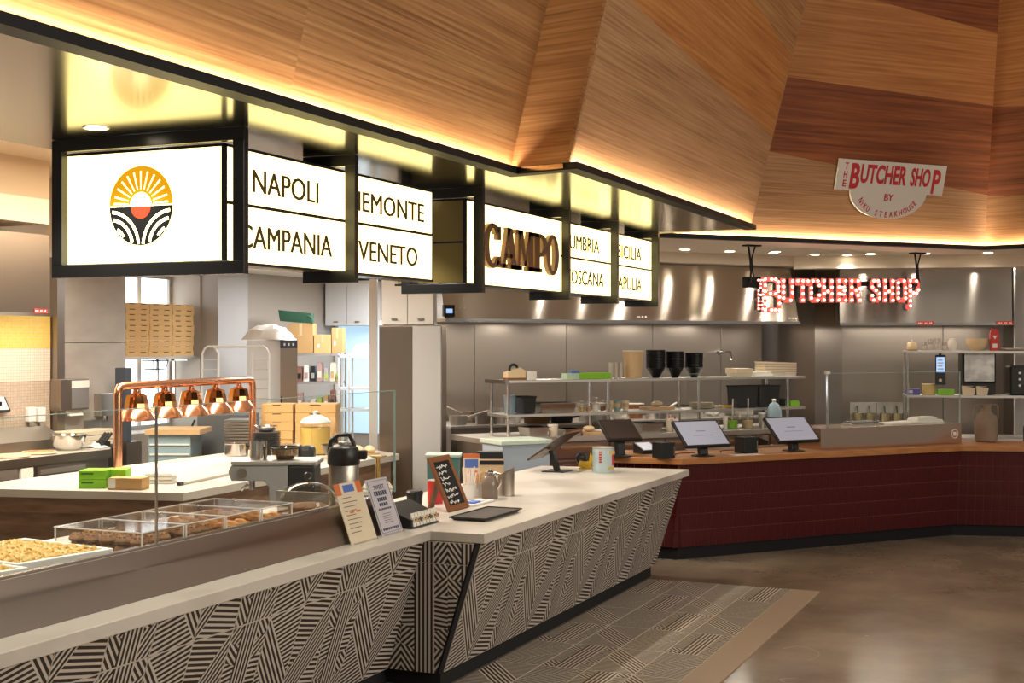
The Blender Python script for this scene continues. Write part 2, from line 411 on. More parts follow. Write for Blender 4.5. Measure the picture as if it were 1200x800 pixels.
# step face: parallelogram cut out of vertical tiles
sp = part('step_panel', B().prism_y([(xl-REC-.02,.10),(xr-REC,.10),(xr,.857),(xl-.02,.857)], YS+.0, YS+.03), M_GROUT, cb, loc=off)
def step_tile(v0, v1, z0):
    b = B(); sl = REC/PH
    def lim(p):
        # left edge x = xl - (0.857-z)*sl ; right edge x = xr - (0.857-z)*sl
        p = clip(p, -1, sl, -(xl-.857*sl)); return clip(p, 1, -sl, (xr-.857*sl)-.012)
    o0 = xl-.14
    for q0 in (-1, 0, 1):
        org = o0+q0*TW
        base = lim([(org+.0012, z0+.0012), (org+TW-.0012, z0+.0012), (org+TW-.0012, z0+v1-v0-.0012), (org+.0012, z0+v1-v0-.0012)])
        if len(base) > 2: b.prism_y(base, YS-.009, YS-.001, 0)
        for poly, ang in zones(0):
            poly = clip(clip(poly, 0, -1, -v0), 0, 1, v1-.003)
            if len(poly) < 3: continue
            t = math.radians(ang); nx, ny = -math.sin(t), math.cos(t); per = .0262
            ds = [nx*x_+ny*y_ for x_, y_ in poly]
            for k in range(math.floor(min(ds)/per)-1, math.ceil(max(ds)/per)+1):
                q = clip(clip(poly, nx, ny, k*per+per*.76), -nx, -ny, -(k*per+per*.24))
                if len(q) < 3: continue
                q = lim([(org+x_, z0+y_-v0) for x_, y_ in q])
                if len(q) >= 3: b.face([(x_, YS-.0096, z_) for x_, z_ in q], 1)
    return b
part('tile', step_tile(0, TH, .10), [M_TILEL, M_TILED], sp)
part('tile', step_tile(.0, .757-TH, .10+TH), [M_TILEL, M_TILED], sp)
part('corner_trim', B().hexa([(xr-REC-.012,YS-.012,.10),(xr-REC+.002,YS-.012,.10),(xr-REC+.002,YS+.05,.10),(xr-REC-.012,YS+.05,.10),
    (xr-.012,YS-.012,.857),(xr+.002,YS-.012,.857),(xr+.002,YS+.05,.857),(xr-.012,YS+.05,.857)]), M_BLACK, cb, loc=off)
part('toe_kick', B().bx(-4.4, xl-REC-.03, 2.4, YS+.06, 0, .10).bx(-4.4, xr-REC-.02, YS+.06, YE-.12, 0, .10), M_BLACKM, cb, loc=off)

# ---------------------------------------------------------------- oxblood tiled counter
CL, C0, C1, C2 = cw(.72, 12.45), cw(1.527, 12.12), cw(4.578, 13.70), cw(7.3, 13.25)
def offs(pts, d):                        # offset a polyline to its left-hand (kitchen) side
    out = []
    for i, p in enumerate(pts):
        ds = []
        if i: ds.append((pts[i]-pts[i-1]).normalized())
        if i < len(pts)-1: ds.append((pts[i+1]-pts[i]).normalized())
        ns = [Vector((-t.y, t.x, 0)) for t in ds]
        n = sum(ns, Vector()).normalized(); k = d/n.dot(ns[0]); out.append(p+n*k)
    return out
fline = [CL, C0, C1, C2]
bk = offs(fline, .78)
top = part('wood_worktop', B().prism([(p.x,p.y) for p in fline]+[(p.x,p.y) for p in reversed(bk)], .888, .945), M_WOODO, bevel=.004)
tag(top, 'orange-brown wooden worktop on the oxblood tiled counter', 'worktop')
rc = thing('tiled_counter', 'angled counter faced with glossy oxblood vertical tiles', 'counter', (C0.x, C0.y, 0))
ft, fb = offs(fline, .05), offs(fline, .19)
bkb = offs(fline, .70)
b = B()
for i in range(3):
    b.hexa([(*fb[i].xy,.115),(*fb[i+1].xy,.115),(*bkb[i+1].xy,.115),(*bkb[i].xy,.115),
            (*ft[i].xy,.887),(*ft[i+1].xy,.887),(*bkb[i+1].xy,.887),(*bkb[i].xy,.887)])
body = part('front_panel', b, M_REDG, rc, loc=-rc.location)
tk = offs(fline, .22); b = B()
for i in range(3):
    b.hexa([(*tk[i].xy,0),(*tk[i+1].xy,0),(*bkb[i+1].xy,0),(*bkb[i].xy,0),(*tk[i].xy,.115),(*tk[i+1].xy,.115),(*bkb[i+1].xy,.115),(*bkb[i].xy,.115)])
part('toe_kick', b, M_BLACK, rc, loc=-rc.location)
tw, thh = .082, .157
rt = B().bx(.003, tw-.003, -.004, 0, .003, thh-.003).mesh('tile', M_REDT)
rt0 = {}
for i in range(3):
    d = (ft[i+1]-ft[i]); d.z = 0; ln = d.length; d.normalize()
    a = ft[i].copy(); a.z = .887; lowp = fb[i].copy(); lowp.z = .115
    nn = Vector((d.y, -d.x, 0)); uu = (nn*.14+Vector((0,0,.772))).normalized(); S = math.hypot(.14, .772)
    n = int(min(ln, 3.6 if i == 1 else 1.9)/tw)+(3 if i == 1 else 0)
    if i == 2: a = a-d*(3*tw); n += 3
    shift = 0 if i != 1 else -.0
    for k in range(n):
        v = S; r = 0
        while v > .02:
            h = min(thh, v)
            if h not in rt0:
                rt0[h] = rt if h == thh else B().bx(.003, tw-.003, -.004, 0, .003, h-.003).mesh('tile', M_REDT)
            s_ = 0.
            o = link('tile', rt0[h], body); basis(o, a+d*(k*tw+s_)-uu*(S-v)-uu*h+uu*0, d, uu); v -= thh
# ---------------------------------------------------------------- canopy of slanted veneer
FLR = .25
A0, A1, A2, A3 = Vector((-3.13,-2.5,0)), Vector((-3.13,7.356,0)), Vector((-2.72,7.264,0)), Vector((-2.74,11.84,0))
K = cw(5.115, 14.56); D4 = (K-cw(1.417, 12.80)).normalized(); Q0 = K-D4*4.45
D5 = (RX*.75-FY*.66); Q2 = K+Vector((D5.x, D5.y, 0)).normalized()*4
ZB = 3.035
def hall(pts, d): return offs(pts, -d)
def canopy_face(p0, p1, e0, e1, cuts, name, parent, hmax=3.6):
    """p0,p1 bottom ends, e0,e1 outward shift per metre; cuts = [(pixel a, pixel b)], mats for the pieces"""
    P0 = Vector((p0.x,p0.y,ZB)); P1 = Vector((p1.x,p1.y,ZB)); S = (P1-P0); ln = S.length; S.normalize()
    V0 = Vector((e0.x,e0.y,1)); V1 = Vector((e1.x,e1.y,1))
    N = S.cross(V0).normalized(); U = N.cross(S).normalized()
    if U.z < 0: U = -U
    def st(p): return ((p-P0).dot(S), (p-P0).dot(U))
    q = [st(P0), st(P1), st(P1+V1*hmax), st(P0+V0*hmax)]
    def pix(px, py):
        d = RX*((px-600)/FPX)+FY; d = Vector((d.x, d.y, (400-py)/FPX)); c = Vector((0,0,CH))
        t = (P0-c).dot(N)/d.dot(N); return st(c+d*t)
    pieces = [(q, cuts[0])]
    for a, b2, m_, side in cuts[1:]:
        if isinstance(a, tuple): A, Bq = pix(*a), pix(*b2)
        else: A, Bq = (a, 0.), (b2, 1.)
        nx, ny = -(Bq[1]-A[1]), Bq[0]-A[0]; dd = nx*A[0]+ny*A[1]; new = []
        for poly, mm in pieces:
            lo_, hi_ = clip(poly, nx, ny, dd), clip(poly, -nx, -ny, -dd)
            # positive side (nx*x+ny*y > dd) takes the new material when side > 0
            if len(lo_) > 2: new.append((lo_, mm if side > 0 else m_))
            if len(hi_) > 2: new.append((hi_, m_ if side > 0 else mm))
        pieces = new
    to = lambda s_, t_: P0+S*s_+U*t_
    nh = N if N.dot(Vector((0,0,CH))-P0) > 0 else -N
    for k, (poly, mm) in enumerate(pieces):
        n = len(poly); vs = [to(*p)+nh*.0 for p in poly]+[to(*p)-nh*.02 for p in poly]
        me = bpy.data.meshes.new('veneer_panel')
        me.from_pydata([tuple(v) for v in vs], [], [tuple(range(n)), tuple(range(2*n-1,n-1,-1))]+[((i+1)%n,i,n+i,n+(i+1)%n) for i in range(n)])
        me.materials.append(mm); uv = me.uv_layers.new(name='uv')
        rnd = random.random()*7
        for lp in me.loops:
            pp = Vector(me.vertices[lp.vertex_index].co)
            s_, t_ = st(pp); uv.data[lp.index].uv = (s_+rnd, t_+rnd)
        me.update(); link('veneer_panel', me, parent, loc=-parent.location)
    return S, U, nh, P0
can = thing('wood_canopy', 'slanted wood veneer canopy over the patterned counter with glowing lower edge', 'canopy', (-3.3, 5, 3)); struct(can)
can2 = thing('wood_canopy', 'slanted veneer canopy in tan and red bands over the oxblood counter', 'canopy', (K.x, K.y, 3)); struct(can2)
ex = Vector((FLR, 0, 0)); sb = Vector((-.05, 0, 0))
canopy_face(A0+sb, A1+sb, ex, ex, [V_TAN, (2.5+2.4, 2.5+2.4, V_TAN, 1), (2.5+4.95, 2.5+4.95, V_TAN, 1)], 'f1', can)
canopy_face(A1+sb, A2+sb, ex, ex, [V_TAN], 'f2', can)
canopy_face(A2+sb, A3+sb, ex, ex, [V_OAK, ((740,0),(905,160),V_ORG,1), ((885,0),(932,72),V_TAN,1)], 'f3', can)
canopy_face(A3+sb, A3+sb+Vector((-1.9,0,0)), ex, ex, [V_OAK], 'f3b', can)
kk = hall([Q0, K, Q2], 1.0); g = [(kk[i]-[Q0, K, Q2][i])*FLR for i in range(3)]
ins = offs([Q0, K, Q2], .05)
F4 = canopy_face(ins[0], ins[1], g[0], g[1], [V_OAK, ((920,181),(1160,229),V_RED,1), ((957,95),(1172,125),V_ORG,1), ((1025,0),(1175,41),V_RED,1)], 'f4', can2)
F5 = canopy_face(ins[1], ins[2], g[1], g[2], [V_TAN, ((1162,230),(1200,228),V_RED,1), ((1172,125),(1200,124),V_ORG,1)], 'f5', can2)
# edge trims with the cove strip behind them
def trim_run(pts, name, parent):
    back = offs(pts, .10); b = B(); l = B(); lip = offs(pts, .008); l0, l1 = offs(pts, .014), offs(pts, .030)
    for i in range(len(pts)-1):
        b.hexa([(*pts[i].xy,2.992),(*pts[i+1].xy,2.992),(*back[i+1].xy,2.992),(*back[i].xy,2.992),
                (*pts[i].xy,3.012),(*pts[i+1].xy,3.012),(*back[i+1].xy,3.012),(*back[i].xy,3.012)])
        b.hexa([(*pts[i].xy,3.012),(*pts[i+1].xy,3.012),(*lip[i+1].xy,3.012),(*lip[i].xy,3.012),
                (*pts[i].xy,3.034),(*pts[i+1].xy,3.034),(*lip[i+1].xy,3.034),(*lip[i].xy,3.034)])
        l.hexa([(*l0[i].xy,3.013),(*l0[i+1].xy,3.013),(*l1[i+1].xy,3.013),(*l1[i].xy,3.013),
                (*l0[i].xy,3.019),(*l0[i+1].xy,3.019),(*l1[i+1].xy,3.019),(*l1[i].xy,3.019)])
    part('edge_trim', b, M_BLACK, parent, loc=-parent.location); part('cove_strip', l, M_LED, parent, loc=-parent.location)
trim_run([A0, A1, A2, A3], 't', can); trim_run([Q0, K, Q2], 't', can2)
# soffits and ceilings
sf = B().prism([(A0.x-.09,-2.5),(A1.x-.09,7.36),(A2.x-.09,7.27),(A3.x-.09,11.82),(-4.98,11.82),(-4.98,-2.5)][::1], 3.0, 3.03)
struct(part('ceiling_soffit', sf, M_SOFFIT))
q0, qk, q2 = offs([Q0, K, Q2], .09)
struct(part('ceiling', B().prism([(-4.98,11.86),(-2.84,11.86),(q0.x,q0.y),(qk.x,qk.y),(q2.x,q2.y),(9,24),(-4.98,24)], 3.0, 3.04), M_CEIL))
struct(part('ceiling', B().bx(-10.2,-4.98,11.0,24,2.88,2.96), M_CEIL))
struct(part('ceiling', B().bx(-10.2,-4.98,-2.5,11.0,3.7,3.76).bx(-5.02,-4.98,-2.5,11.0,3.03,3.7).bx(-10.2,-4.98,10.96,11.0,2.96,3.7), M_PLASTER))
# walls
struct(part('wall_left', B().bx(-10.6,-10,0,12.19,0,3.7).bx(-10.6,-10,12.19,13.6,0,.95).bx(-10.6,-10,12.19,13.6,2.8,2.88).bx(-10.6,-10,13.6,18,0,2.88), M_WALLT))
EW = 16.8
struct(part('wall_end', B().bx(-10.2, -5.0, EW, EW+.15, 0, 2.9), M_WALLT))
cp = part('wall_panel', B().bx(-10,-9.96,11.15,12.17,0,1.985), M_CONC); struct(cp)
part('concrete_sheet', B().bx(-10,-9.96,11.15,12.17,1.993,2.88), M_CONC, cp)
struct(part('trim_1', B().bx(-10,-9.9,11.02,11.13,0,2.88), M_STEELD))
struct(part('wall_column', B().bx(-10,-9.75,13.62,14.25,0,2.88), M_WALLT2))
def tiled(name, c1, c2, mort, s=.03):
    m = mat(name, c1, .4); nt = m.node_tree; b = nt.nodes['Principled BSDF']
    tc = nt.nodes.new('ShaderNodeTexCoord'); br = nt.nodes.new('ShaderNodeTexBrick')
    sw = nt.nodes.new('ShaderNodeSeparateXYZ'); cb_ = nt.nodes.new('ShaderNodeCombineXYZ')
    nt.links.new(tc.outputs['Object'], sw.inputs[0]); nt.links.new(sw.outputs[1], cb_.inputs[0]); nt.links.new(sw.outputs[2], cb_.inputs[1])
    nt.links.new(cb_.outputs[0], br.inputs[0]); br.offset = 0
    br.inputs['Color1'].default_value = (*c1,1); br.inputs['Color2'].default_value = (*c2,1); br.inputs['Mortar'].default_value = (*mort,1)
    br.inputs['Scale'].default_value = 1; br.inputs['Mortar Size'].default_value = .0022; br.inputs['Brick Width'].default_value = s; br.inputs['Row Height'].default_value = s
    nt.links.new(br.outputs[0], b.inputs['Base Color']); return m
wt = part('wall_tiles', B().bx(-10,-9.975,6.0,11.0,1.93,2.26), tiled('yellow_mosaic', (.74,.5,.07), (.8,.56,.1), (.7,.55,.3))); struct(wt)
part('white_band', B().bx(-10,-9.975,6.0,11.0,1.595,1.928), tiled('white_mosaic', (.74,.63,.5), (.78,.68,.55), (.5,.42,.33)), wt)
part('beige_band', B().bx(-10,-9.975,6.0,11.0,.9,1.593), tiled('beige_mosaic', (.5,.4,.3), (.58,.47,.36), (.38,.3,.22)), wt)
# stepped bulkhead over the left hood
struct(part('wall_bulkhead', B().bx(-10,-9.05,5.0,y_at(58,-9.05),3.3,3.7), M_PLASTERT))
struct(part('trim_2', B().bx(-10,-8.93,5.0,y_at(58,-8.93),3.09,3.32), M_PLASTER))
# window with bright daylight
win = struct(part('window_1', B().bx(-10.5,-10.46,12.19,13.6,.97,2.78), M_WINPANE))
part('window_frame', B().bx(-10.46,-10.42,12.19,12.24,.95,2.8).bx(-10.46,-10.42,13.55,13.6,.95,2.8).bx(-10.46,-10.42,12.24,13.55,.95,1.0).bx(-10.46,-10.42,12.24,13.55,2.76,2.8), M_WALLT2, win)
part('mullion', B().bx(-10.46,-10.42,12.95,13.02,1.0,2.76), M_FRIDGE, win)
# frosted window at the end
a_, b_ = -9.93, -9.35
w2 = struct(part('window_2', B().bx(a_, b_+.1, EW-.03, EW-.01, .7, 2.25), M_BLUEPANE))
part('window_frame', B().bx(a_-.05,a_,EW-.05,EW,.65,2.3).bx(b_+.1,b_+.15,EW-.05,EW,.65,2.3).bx(a_,b_+.1,EW-.05,EW,2.25,2.3), M_FRIDGE, w2)

# ---------------------------------------------------------------- downlights
DL = B().lathe([(.052,0),(.06,-.004),(.062,0)], 20, cap=False).mesh('trim_ring', M_WHITE, True)
LENS = B().lathe([(.0005,-.002),(.05,-.002)], 20, cap=False).mesh('lens', M_LAMP)
def downlight(p, power, label, size=95, group='recessed downlights', col=NEUT):
    t = thing('downlight', label, 'ceiling light', p, 0, group)
    link('trim_ring', DL, t); link('lens', LENS, t, (0,0,-.001))
    l = bpy.data.lights.new('downlight_lamp', 'SPOT'); l.energy = power; l.spot_size = math.radians(size); l.spot_blend = .5; l.shadow_soft_size = .03; l.color = col
    o = bpy.data.objects.new('downlight_lamp', l); o.location = (0,0,-.012); COL.objects.link(o); o.parent = t
for i, y in enumerate((3.0, 4.1, 5.02, 6.3, 7.5, 8.7, 9.9, 11.1)):
    downlight((-4.28, y, 2.998), 75, ['lit round downlight in the dark soffit behind the sun emblem sign', 'round downlight in the glossy soffit behind the hanging sign row'][i != 2], 110)
for i, (px, py) in enumerate(((802,292),(909,295),(993,299),(1182,300))):
    downlight(Pz(px, py, 2.998), 45, '%s downlight from the left in the pale ceiling before the red sign' % ('first','second','third','fourth')[i], 110)

# ================================================================ HANGING LIGHTBOX SIGNS
XH, XP = -3.615, -3.775
YH = [5.27]+[y_at(p, XH) for p in (418, 567, 668, 724.5, 772)]
LEN = [1.137, .325, .593, .325, .325, .325]
ZH0, ZH1 = 2.315, 3.0
def hoop(parent, y, ln, name='frame_hoop'):
    t = .062; x0, x1 = XH-ln, XH
    b = B().bx(x0,x1,y-.02,y+.02,ZH0,ZH0+t).bx(x0,x1,y-.02,y+.02,ZH1-t,ZH1-.002).bx(x0,x0+t,y-.02,y+.02,ZH0+t,ZH1-t).bx(x1-t,x1,y-.02,y+.02,ZH0+t,ZH1-t)
    return part(name, b, M_FRAME, parent, loc=-parent.location, bevel=.002)
def lightbox(parent, y0, y1, wide, splits, thick=.16, endm=M_PANEL):
    """long box along y with rows of luminous panels on its hall face"""
    zt, zb, zm = 2.939, 2.371, 2.661; f = .014
    b = B().bx(XP-thick,XP-.004,y0+.004,y1,zb,zt)
    core = part('box_core', b, M_FRAME, parent, loc=-parent.location)
    fr = B()
    fr.bx(XP-.02,XP+.004,y0,y1,zt-f,zt).bx(XP-.02,XP+.004,y0,y1,zb,zb+f).bx(XP-.02,XP+.004,y0,y0+f*1.2,zb,zt).bx(XP-.02,XP+.004,y1-f,y1,zb,zt)
    part('box_frame', fr, M_FRAME, parent, loc=-parent.location)
    return zt-f, zb+f, zm
def panel(parent, y0, y1, z0, z1):
    return part('luminous_panel', B().bx(XP-.004,XP+.001,y0,y1,z0,z1), M_PANEL, parent, loc=-parent.location)
def ytext(p, s, pxa, pxb, zc, h, hidden=None, off=0.):
    a, b2 = y_at(pxa, XP), y_at(pxb, XP)
    o = text(s, h, M_TEXT, p, (XP+.0015, (a+b2)/2, zc-h/2), width=b2-a, ext=.0015, off=off, bold=.006); o.rotation_euler = (0,0,math.pi/2); return o
s1 = thing('lightbox_sign', 'black framed hanging lightbox sign with the round sun emblem on its end', 'sign', (-3.8, 5.27, 2.315))
hoop(s1, YH[0], LEN[0]); hoop(s1, YH[1], LEN[1])
y0, y1 = 5.325, y_at(507, XP)
zt, zb, zm = lightbox(s1, y0, y1, 1, 2)
ymid = YH[1]
for (ya, yb) in ((y0+.017, ymid-.004), (ymid+.004, y1-.015)):
    for z0, z1 in ((zb, zm-.008), (zm+.008, zt)):
        pn = panel(s1, ya, yb, z0, z1)
        if ya < ymid-.1: args = ('NAPOLI', 295, 372.5, 2.79, .118) if z0 > 2.5 else ('CAMPANIA', 279, 388, 2.515, .118)
        else: args = ('PIEMONTE', 408, 496, 2.79, .118) if z0 > 2.5 else ('VENETO', 419.5, 489, 2.515, .118)
        ytext(pn, *args)
part('divider', B().bx(XP-.01,XP+.003,y0,y1,zm-.008,zm+.008), M_FRAME, s1, loc=-s1.location)
# emblem end box
xe0, xe1 = -4.735, XP
part('end_box', B().bx(xe0,xe1-.17,y0+.004,y0+.17,2.371,2.939), M_FRAME, s1, loc=-s1.location)
part('end_frame', B().bx(xe0,xe1,y0-.004,y0+.004,2.925,2.939).bx(xe0,xe1,y0-.004,y0+.004,2.371,2.385).bx(xe0,xe0+.016,y0-.004,y0+.004,2.385,2.925).bx(xe1-.016,xe1+.004,y0-.004,y0+.004,2.385,2.925), M_FRAME, s1, loc=-s1.location)
ep = part('luminous_panel', B().bx(xe0+.016,xe1-.016,y0-.001,y0+.004,2.385,2.925), M_PANEL, s1, loc=-s1.location)
# sun emblem (seen along +y: x right, z up)
a = (165.5-600)/FPX; d = RX*a+FY; tpar = y0/d.y; ecx = d.x*tpar; ecz = CH+(400-241)/FPX*tpar; ER = .19; YE_ = y0-.003
M_EY = mat('emblem_yellow', (.25,.12,.0), .9, spec=.1, emit=(.95,.42,.01), es=.85); M_EO = mat('emblem_orange', (.25,.02,.01), .9, spec=.1, emit=(.95,.12,.035), es=.75); M_EB = mat('emblem_black', (.012,.012,.012), .9, spec=.05)
def arc(cx, cz, r, a0, a1, n=28): return [(cx+r*math.cos(math.radians(a0+(a1-a0)*i/n)), cz+r*math.sin(math.radians(a0+(a1-a0)*i/n))) for i in range(n+1)]
def pl(b, pts, dy, mi=0): return b.face([(x, YE_-dy, z) for x, z in pts], mi)
def emb(name, b, m): return part(name, b, m, ep)
b = B(); pl(b, arc(ecx, ecz+.004, ER, 0, 180), 0); emb('emblem_sky', b, M_EY)
b = B()
for i in range(13):
    t = math.radians(180*i/12) if 0 < i < 12 else math.radians(3 if i == 0 else 177)
    r0, r1 = .075, .163; wd = .0048
    c, s = math.cos(t), math.sin(t)
    pl(b, [(ecx+c*r0+s*wd*.6, ecz+.006+s*r0-c*wd*.6), (ecx+c*r1+s*wd, ecz+.006+s*r1-c*wd), (ecx+c*r1-s*wd, ecz+.006+s*r1+c*wd), (ecx+c*r0-s*wd*.6, ecz+.006+s*r0+c*wd*.6)], .0006)
pl(b, arc(ecx, ecz+.003, .064, 0, 180, 16), .0007); emb('emblem_rays', b, M_PANEL)
b = B(); pl(b, arc(ecx, ecz-.003, ER, 180, 360), 0); emb('emblem_field', b, M_EB)
b = B(); pl(b, arc(ecx, ecz-.004, .060, 180, 360, 16), .0012); emb('emblem_sun', b, M_EO)
for sgn in (-1, 1):
    b = B()
    for r0, r1 in ((.052,.068),(.090,.106),(.128,.145),(.166,.182)):
        o_, i_ = arc(ecx+sgn*.187, ecz-.2, r1, 0, 180, 40), arc(ecx+sgn*.187, ecz-.2, r0, 0, 180, 40)
        for k in range(40):
            q = [i_[k], o_[k], o_[k+1], i_[k+1]]
            if all((x-ecx)**2+(z-ecz)**2 < ER*ER*1.0 and (x-ecx)*sgn > .002 for x, z in q): pl(b, q, .0006)
    emb('emblem_furrows', b, M_PANEL)

s2 = thing('lightbox_sign', 'black framed hanging lightbox sign with thick bronze slab letters', 'sign', (-3.8, YH[2], 2.315))
for i in (2, 3, 4, 5): hoop(s2, YH[i], LEN[i])
y0, y1 = YH[2]+.06, y_at(763.5, XP)
zt, zb, zm = lightbox(s2, y0, y1, 1, 3)
part('end_panel', B().bx(XP-.5, XP-.004, y0-.004, y0+.004, 2.385, 2.925), M_OLIVE, s2, loc=-s2.location)
part('end_box', B().bx(XP-.5, XP-.17, y0+.004, y0+.16, 2.371, 2.939), M_FRAME, s2, loc=-s2.location)
part('end_frame', B().bx(XP-.52,XP,y0-.008,y0,2.925,2.939).bx(XP-.52,XP,y0-.008,y0,2.371,2.385).bx(XP-.014,XP,y0-.008,y0,2.385,2.925).bx(XP-.26,XP,y0-.007,y0-.004,2.646,2.658), M_FRAME, s2, loc=-s2.location)
yc = y_at(656.5, XP)
pc = panel(s2, y0+.017, yc-.004, zb, zt)
part('divider', B().bx(XP-.01,XP+.003,yc-.004,yc+.004,zb,zt).bx(XP-.01,XP+.003,yc,y1,zm-.008,zm+.008), M_FRAME, s2, loc=-s2.location)
ys = YH[4]
for (ya, yb, k) in ((yc+.004, ys-.004, 0), (ys+.004, y1-.015, 1)):
    for z0, z1 in ((zb, zm-.008), (zm+.008, zt)):
        pn = panel(s2, ya, yb, z0, z1)
        args = [[('TOSCANA', 662.5, 707, 2.515, .118), ('UMBRIA', 667, 701.5, 2.79, .118)], [('APULIA', 723.5, 751.5, 2.515, .118), ('SICILIA', 723, 751, 2.79, .118)]][k][z0 > 2.5]
        ytext(pn, *args)
# slab letters C A M P O with serifs, 0.29 m tall
CP = {'C': 562, 'A': 582, 'M': 601, 'P': 620.5, 'O': 636}; CE = {'C': 583, 'A': 603, 'M': 622, 'P': 637.5, 'O': 651}
h = .285; zc = 2.652-h/2
def ring(cx, cz, rx, rz, tx, tz, a0, a1, n=28):
    o_ = [(cx+rx*math.cos(math.radians(a0+(a1-a0)*i/n)), cz+rz*math.sin(math.radians(a0+(a1-a0)*i/n))) for i in range(n+1)]
    i_ = [(cx+(rx-tx)*math.cos(math.radians(a0+(a1-a0)*i/n)), cz+(rz-tz)*math.sin(math.radians(a0+(a1-a0)*i/n))) for i in range(n+1)]
    return [[o_[k], o_[k+1], i_[k+1], i_[k]] for k in range(n)]
for ch in 'CAMPO':
    ya, yb = y_at(CP[ch], XP), y_at(CE[ch], XP); W = yb-ya; q = []
    st = W*.30; sf_ = .03
    bar = lambda x0, x1, z0, z1: [(x0,z0),(x1,z0),(x1,z1),(x0,z1)]
    if ch == 'O': q = ring(W/2, h/2, W/2, h/2+.012, W*.31, .032, 0, 360)
    if ch == 'C':
        q = ring(W*.52, h/2, W*.52, h/2+.012, W*.32, .034, 42, 318)
        q += [bar(W*.78, W*.98, h*.66, h*.98), bar(W*.74, W*.97, h*.04, h*.26)]
    if ch == 'A':
        q = [[(W*.10,0),(W*.26,0),(W*.56,h),(W*.40,h)], [(W*.60,0),(W*.92,0),(W*.66,h),(W*.36,h)], bar(W*.28,W*.66,h*.26,h*.36),
             bar(-W*.02,W*.38,0,sf_), bar(W*.52,W*1.02,0,sf_)]
    if ch == 'M':
        q = [bar(W*.08,W*.20,0,h), bar(W*.66,W*.92,0,h), [(W*.08,h),(W*.36,h),(W*.54,h*.12),(W*.42,h*.12)], [(W*.42,h*.12),(W*.54,h*.12),(W*.78,h),(W*.68,h)],
             bar(-W*.02,W*.30,0,sf_), bar(W*.58,W*1.02,0,sf_), bar(-W*.02,W*.3,h-sf_,h), bar(W*.7,W*1.02,h-sf_,h)]
    if ch == 'P':
        q = [bar(W*.12,W*.46,0,h), bar(0,W*.62,0,sf_), bar(0,W*.4,h-sf_,h)]+ring(W*.5, h*.70, W*.5, h*.30, W*.32, .032, -90, 90, 14)
    b = B()
    for p in q:
        ar = sum(p[i][0]*p[(i+1)%len(p)][1]-p[(i+1)%len(p)][0]*p[i][1] for i in range(len(p)))
        b.prism_y(p if ar > 0 else p[::-1], -.03, 0)
    o = part('letter', b, M_BRONZE, pc, loc=(XP+.001, ya, zc), rz=math.pi/2)
# ================================================================ REAR COOK LINE (frame along RU / RW)
def rthing(name, label, cat, u, w_, z=0, group=None): return thing(name, label, cat, Rp(u, w_, z), RANG, group)
def pxw(px0, px1, w_): return Ru(px0, w_), Ru(px1, w_)
def gap(b, *a): return b
# --- rear steel wall in panels
u0, u1 = pxw(500, 893, 1.2)
wr = struct(part('wall_rear', B().bx(u0, u1, .02, .15, 0, 3.0), M_STEELD, loc=Rp(0, 1.2), rz=RANG))
seams = [u0]+[Ru(p, 1.2) for p in (556, 664, 765, 845, 893)]
for a, b2 in zip(seams[:-1], seams[1:]):
    part('steel_sheet', B().bx(a+.004, b2-.004, 0, .02, 0, 2.9), M_STEEL, wr, bevel=.003)
ur = Ru(893, 1.2); uc0, uc1 = pxw(955, 985, .5)
struct(part('wall_recess', B().bx(ur, ur+3.4, 1.9, 2.0, 0, 3.0), mat('brown_panel', (.10,.07,.055), .5), loc=Rp(0, 0), rz=RANG))
struct(part('wall_column_steel', B().bx(uc0, uc1+.3, .5, 1.6, 0, 3.0), M_STEEL, loc=Rp(0, 0), rz=RANG))
# --- main hood
h0, h1 = pxw(521, 936, 0)
hd = rthing('range_hood', 'long stainless range hood along the rear wall under the soffit', 'range hood', h0, 0, 2.205)
Lh = h1-h0
part('hood_body', B().hexa([(0,0,.03),(Lh,0,.03),(Lh,1.15,.03),(0,1.15,.03),(0,.16,.67),(Lh,.16,.67),(Lh,1.15,.67),(0,1.15,.67)]), M_HOOD, hd)
part('hood_lip', B().bx(0,Lh,-.03,.02,0,.03).bx(0,Lh,1.12,1.15,0,.03).bx(0,.03,.02,1.12,0,.03).bx(Lh-.03,Lh,.02,1.12,0,.03), M_CHROME, hd)
ud = Ru(526, 0)-h0
ds = part('control_display', B().bx(ud-.06, ud+.06, -.012, .03, .05, .17), M_BLACKP, hd)
part('screen', B().bx(ud-.035, ud+.035, -.014, -.011, .085, .13), M_SCREENB, ds)
def red_label(parent, x, y, z, w_=.16, h=.035, rot=None):
    o = part('red_label', B().bx(-w_/2, w_/2, -.004, 0, 0, h), M_REDL, parent, loc=(x, y, z), rot=rot)
    b = B(); n = 9
    for i in range(n):
        if i in (3, 6): continue
        b.bx(-w_*.42+i*w_*.84/n, -w_*.42+(i+.7)*w_*.84/n, -.005, -.004, h*.3, h*.7)
    part('label_print', b, M_WHITE, o); o['kind'] = 'part'; del o['kind']; return o
tl = math.atan2(.16, .64)
for px in (753, 930): red_label(hd, Ru(px, 0)-h0, .01, .05, rot=(-tl, 0, 0))
struct(part('trim_3', B().bx(h0-.3, h1+.2, -.06, .30, 2.885, 3.0), M_CEIL, loc=Rp(0, 0), rz=RANG))
for i, px in enumerate((545, 597, 649, 701, 753, 803, 855, 906, 955)):
    downlight(Rp(Ru(px, -.45), -.45, 2.998), 8, '%s downlight from the left along the long hood' % ('first','second','third','fourth','fifth','sixth','seventh','eighth','ninth')[i], 150)
